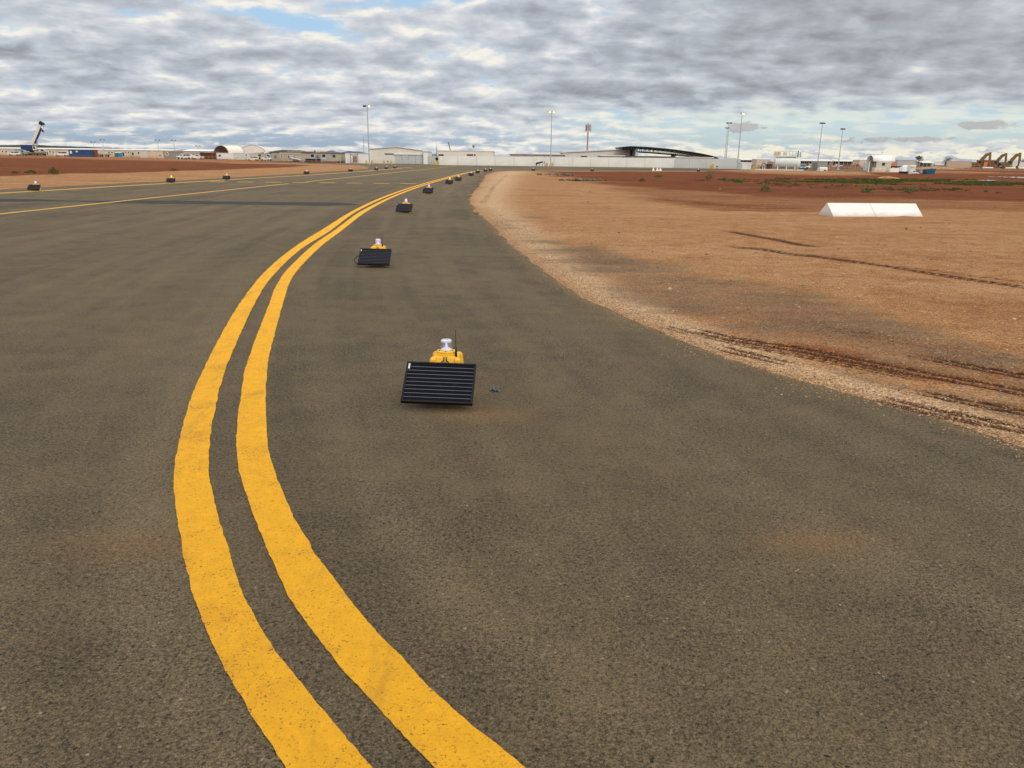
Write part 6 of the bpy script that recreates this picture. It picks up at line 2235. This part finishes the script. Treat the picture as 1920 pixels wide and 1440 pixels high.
# ---- domed shelter on containers at right
D = 156
xc = WX(1652, D)
t = thing('domed_shelter', 'white domed fabric shelter on cream container walls, end arch open', 'shelter', (xc, D, 0), math.radians(0))
zb_, zt_ = ZZ(1655, 303.2, D), ZZ(1655, 291.2, D)
x1_, x2_ = WX(1637, D) - xc, WX(1678, D) - xc
DF = M('white_dome_fabric', (.86, .86, .86), .5, var=.03, scale=.6)
dep = 3.0
n = 20
vs, fs, ve = [], [], []
for x_ in (x1_, x2_):
    for i in range(n + 1):
        a = PI * i / n
        vs.append((x_, dep / 2 - dep / 2 * math.cos(a), zb_ + (zt_ - zb_) * math.sin(a)))
for i in range(n):
    fs.append((i, i + 1, n + 2 + i, n + 1 + i))
o_ = MB().add(vs, fs, True).build('fabric_cover', DF, t)
sm = o_.modifiers.new('solid', 'SOLIDIFY')
sm.thickness = .08
MB().add([(x2_ - .03, p_[1], p_[2]) for p_ in vs[n + 1:]], [tuple(range(n + 1))]).build('end_wall', DF, t)
MB().add([(x1_ + .5, p_[1], p_[2]) for p_ in vs[:n + 1]], [tuple(range(n + 1))]).build('end_wall', M('grey_end_lining', (.30, .27, .22), .8, var=.2, scale=1), t)
xw0, xw1 = WX(1643.5, D) - xc, WX(1671, D) - xc
sw = MB().box(xw0, xw1, -.1, .9, 0, zb_ - .005).build('side_wall', M('cream_container_wall', (.60, .56, .47), .6, var=.06, dust=.2), t)
win(t, WX(1654.5, D) - xc, WX(1658.5, D) - xc, ZZ(1656, 309.5, D), ZZ(1656, 305.8, D), -.1, BLACKP, .06)
MB().box(x1_ + .1, x2_ - .1, dep - .9, dep, 0, zb_ - .005).build('side_wall', M('cream_container_wall', (.60, .56, .47), .6), t)
MB().box(x1_ + .3, xw0 - .01, .3, .36, 0, zb_).build('end_sheet', M('grey_end_lining', (.30, .27, .22), .8), t)
cabin('low_plinth', 'low pale step block in front of the domed shelter', 'block', 1641.5, 1662, 314.5, 151, 1.2, M('pale_stained_white', (.62, .56, .48), .7, var=.2, scale=2), over=.0)
cabin('hut', 'narrow pale grey hut standing at the left side of the domed shelter', 'panel', 1623.5, 1631, 303.5, 175, 1, M('pale_grey_panel', (.60, .62, .62), .6), WHB, (), ((.1, .9, .92),), over=.03)
D = 143
t = thing('marker_post', 'thin white marker post left of the domed shelter', 'post', (WX(1630.3, D), D, 0))
MB().box(-.07, .07, -.05, .05, 0, ZZ(1630, 303.2, D)).build('post', SIGNW, t)
MB().box(-.075, .075, -.055, .055, ZZ(1630, 306.5, D), ZZ(1630, 304.8, D)).build('reflective_band', STEELG, t)
# orange bin, white block, platform
D = 170
xc, w = span(1671.5, 1679, D)
t = thing('orange_tank', 'orange tank box standing on the black platform right of the domed shelter', 'tank', (xc, D, 1.0))
MB().box(-w / 2, w / 2, 0, .8, .0, ZZ(1675, 306.7, D) - 1.0, ch=.06).build('tank_body', ORANGE, t)
MB().box(-w * .2, w * .2, .2, .5, ZZ(1675, 306.7, D) - .998, ZZ(1675, 306.7, D) - .92).build('lid', BLACKP, t)
xc, w = span(1671, 1695, D)
t = thing('platform', 'black steel platform carrying the orange tank box', 'platform', (xc, D, 0))
MB().box(-w / 2, w / 2, -.1, .9, .80, .995).build('deck', BLACKP, t)
for x_ in (-w / 2 + .15, 0, w / 2 - .15):
    for y in (.0, .8):
        MB().box(x_ - .06, x_ + .06, y - .06, y + .06, 0, .798).build('leg', BLACKP, t)
cabin('concrete_barrier', 'white barrier block below the black platform', 'barrier', 1671.5, 1688, 315.2, 150, .6, WHB, WHB, over=.0)
container('long grey container behind the white bags', 1683, 1717.5, 299.6, 225, 2.5, M('pale_grey_container', (.50, .50, .49), .6, var=.06, dust=.2))
# white cabinets with black base
D = 122
xc, w = span(1693, 1707, D)
t = thing('generator', 'white covered generator with black base left of a white cabinet', 'generator', (xc, D, 0))
MB().box(-w / 2, w / 2, 0, .9, .02, .42, ch=.04).build('base', BLACKP, t)
mb = MB()
n_, m_ = 12, 8
rr = random.Random(2)
vs = []
hh = ZZ(1700, 310.2, D)
for i in range(n_):
    for j in range(m_):
        u, v = i / (n_ - 1), j / (m_ - 1)
        e = min(u, 1 - u, v, 1 - v)
        vs.append((-w / 2 - .03 + u * (w + .06), -.05 + v * 1.0, .40 + (hh - .40) * min(1, e * 5) ** .5 * (.85 + .2 * rr.random())))
mb.add(vs, [(i * m_ + j, (i + 1) * m_ + j, (i + 1) * m_ + j + 1, i * m_ + j + 1) for i in range(n_ - 1) for j in range(m_ - 1)], True).build('cover', M('white_tarpaulin', (.80, .82, .84), .5, var=.15, scale=4), t)
t = cabin('switch_cabinet', 'white switch cabinet with dials, right of the covered generator', 'cabinet', 1707, 1718.5, 309.3, 121.6, .8, M('pale_cabinet', (.74, .74, .68), .5, var=.05), WHB, (), ((.1, .9, .92),), over=.02)
xc, w = span(1707, 1718.5, 121.6)
h = ZZ(1712, 309.3, 121.6)
for u in (.25, .5, .78):
    MB().lathe([(0, -.02), (.06, -.02), (.06, .0)], 10, (-w / 2 + u * w, -.065, h * .72), 'y').build('dial', BLACKP, t)
vehicle('low white boat-shaped trailer cover right of the switch cabinet', 1718, 120, math.radians(175), 'wagon', WHB, 'trailer', L=3.4, s=.28)
t = cabin('concrete_barrier', 'grey low concrete pipe stack left of the blue skip', 'pipe stack', 1727, 1739.5, 318, 121, 1, M('concrete_grey', (.32, .29, .25), .8, var=.2), M('concrete_grey', (.32, .29, .25), .8), over=.0)
for u in (.25, .75):
    xc, w = span(1727, 1739.5, 121)
    MB().lathe([(.0, -.05), (.20, -.05), (.20, .0)], 14, (-w / 2 + u * w, -.02, .30), 'y').build('pipe_end', CREAM, t)
D = 120
xc, w = span(1740, 1757, D)
h = ZZ(1748, 316.2, D)
t = thing('skip_bin', 'dark blue skip bin beside the grey pipe stack', 'skip bin', (xc, D, 0))
SKB = M('skip_blue', (.02, .10, .17), .55, var=.2)
s_ = MB()
bx0, bx1, tx0, tx1 = -w / 2 + .08, w / 2 - .16, -w / 2 - .02, w / 2
for y0, y1 in ((0, .05), (1.15, 1.2)):
    s_.side([(bx0, .06), (bx1, .06), (tx1, h), (tx0, h - .12)], y0, y1)
s_.add([(bx0, .052, .06), (bx0, 1.148, .06), (tx0, 1.148, h - .12), (tx0, .052, h - .12)], [(0, 1, 2, 3)])
s_.add([(bx1, .052, .06), (bx1, 1.148, .06), (tx1, 1.148, h), (tx1, .052, h)], [(0, 1, 2, 3)])
s_.add([(bx0, .052, .06), (bx1, .052, .06), (bx1, 1.148, .06), (bx0, 1.148, .06)], [(0, 1, 2, 3)])
s_.build('bin_body', SKB, t)
for u in (.25, .5, .75):
    x_ = -w / 2 + .05 + u * (w - .15)
    MB().box(x_ - .03, x_ + .03, -.045, -.003, .12, h - .18).build('rib', SKB, t)
# right containers
container('cream container with dark blue doors beside the dark trees', 1777, 1820, 302.2, 300, 2.6, M('tan_container', (.56, .42, .31), .6, var=.08, dust=.15), M('dark_blue_door', (.03, .07, .20), .6), rz=math.radians(-14))
container('white container at the far right edge behind the excavators', 1899, 1946, 304.0, 305, 2.6, M('white_container', (.76, .75, .73), .6, var=.05))

# ---- excavators
def excavator(label, px, D, rz, s):
    t = thing('excavator', label, 'excavator', (WX(px, D), D, 0), rz, 'yellow excavators parked in a row')
    t.scale = (s, s, s)
    for y in (-1.15, 1.15):
        tr = MB().side([(-1.75, .25), (-1.95, .48), (-1.75, .85), (1.75, .85), (1.95, .48), (1.75, .25), (1.5, .04), (-1.5, .04)], y - .28, y + .28).build('track', M('track_steel', (.05, .04, .035), .8, var=.3), t)
        for x_ in (-1.5, 1.5):
            MB().lathe([(0, -.30), (.26, -.30), (.26, .30), (0, .30)], 12, (x_, y, .46), 'y').build('sprocket', CATY, tr)
    MB().box(-1.0, 1.0, -.85, .85, .4, .95, ch=.1).build('undercarriage', BLACKP, t)
    MB().side([(-2.4, 1.1), (1.3, 1.0), (1.3, 1.6), (.4, 2.25), (-2.2, 2.4), (-2.5, 2.1)], -1.3, 1.3).build('body', CATY, t)
    MB().side([(-2.62, 1.15), (-2.2, 1.05), (-2.2, 2.0), (-2.55, 1.9)], -1.33, 1.33).build('counterweight', BLACKP, t)
    cb = MB().side([(.15, 1.55), (1.45, 1.45), (1.55, 2.2), (1.1, 3.0), (.15, 3.0)], -1.28, -.35).build('cab', CATY, t)
    for y in (-1.30, -.348):
        MB().side([(.28, 1.95), (1.36, 1.9), (1.42, 2.2), (1.02, 2.88), (.28, 2.88)], y, y + .018).build('window', GLASS, cb)
    MB().side([(.55, 1.6), (1.45, 1.5), (2.1, 3.0), (3.0, 4.45), (4.0, 5.2), (3.9, 5.85), (2.5, 5.6), (1.0, 3.7)], -.32, .26).build('boom', CATY, t)
    MB().side([(3.5, 6.0), (4.25, 6.05), (4.55, 3.2), (4.2, 1.5), (3.8, 1.5), (3.75, 3.2)], -.24, .18).build('stick', M('digger_yellow_dark', (.22, .12, .03), .6, var=.2), t)
    MB().bar((1.5, 0, 1.9), (2.35, 0, 4.2), .10, n=8).build('boom_ram', STEELG, t)
    MB().bar((2.7, 0, 5.45), (3.75, 0, 5.95), .09, n=8).build('stick_ram', STEELG, t)
    MB().side([(4.0, 1.55), (3.4, 1.0), (3.3, .35), (3.9, .02), (4.4, .25), (4.2, .5), (3.9, .5), (3.95, 1.1), (4.25, 1.4)], -.6, .6).build('bucket', RUST, t)
    return t


excavator('yellow excavator behind the orange screen, leftmost of the three', 1831, 300, math.radians(-20), .98)
excavator('yellow excavator between the other two, right behind the orange screen', 1861.5, 303, math.radians(-25), .95)
excavator('yellow excavator nearest the white container, arm hanging straight down', 1887, 301, math.radians(-16), .98)
D = 292
xc, w = span(1845.5, 1850.5, D)
t = thing('orange_screen', 'orange mesh screen standing between the excavators', 'screen', (xc, D, 0))
MB().box(-w / 2, w / 2, 0, .04, .9, ZZ(1848, 303.6, D)).build('mesh_sheet', ORANGE, t)
for x_ in (-w / 2 - .05, w / 2 + .05):
    MB().bar((x_, .02, 0), (x_, .02, ZZ(1848, 303.2, D)), .05, n=6).build('post', STEELG, t)
cabin('brown_shed', 'dark brown roofed shed behind the excavators', 'shed', 1846, 1872, 300.4, 330, 6, BROWNC, ROOFB, over=.2)
cabin('brown_shed', 'low dark machine shed behind the third excavator', 'shed', 1874, 1890, 304.2, 330, 6, BEIGE, BLACKP, over=.2)
for pa, pb, lab in ((1843, 1862.5, 'white pipe lying on red earth before the excavators, left one'), (1886, 1905, 'white pipe lying on red earth before the excavators, right of the first'), (1911, 1935, 'pinkish white pipe lying at the far right edge')):
    D = 283
    xc, w = span(pa, pb, D)
    t = thing('pipe_length', lab, 'pipe', (xc, D, 0), 0, 'white pipes on the red earth')
    MB().lathe([(.28, -w / 2), (.33, -w / 2), (.33, w / 2), (.28, w / 2)], 14, (0, 0, .36), 'x').build('pipe', WHC, t)
    for x_ in (-w * .3, w * .3):
        MB().box(x_ - .1, x_ + .1, -.35, .35, 0, .06).build('bearer', TIMBER, t)
cabin('timber_stack', 'grey timber stack left of the cream container', 'stack', 1757, 1777, 309.8, 255, 2, M('grey_timber', (.22, .20, .17), .8, var=.4, scale=4), M('grey_timber', (.22, .20, .17), .8), over=.0)
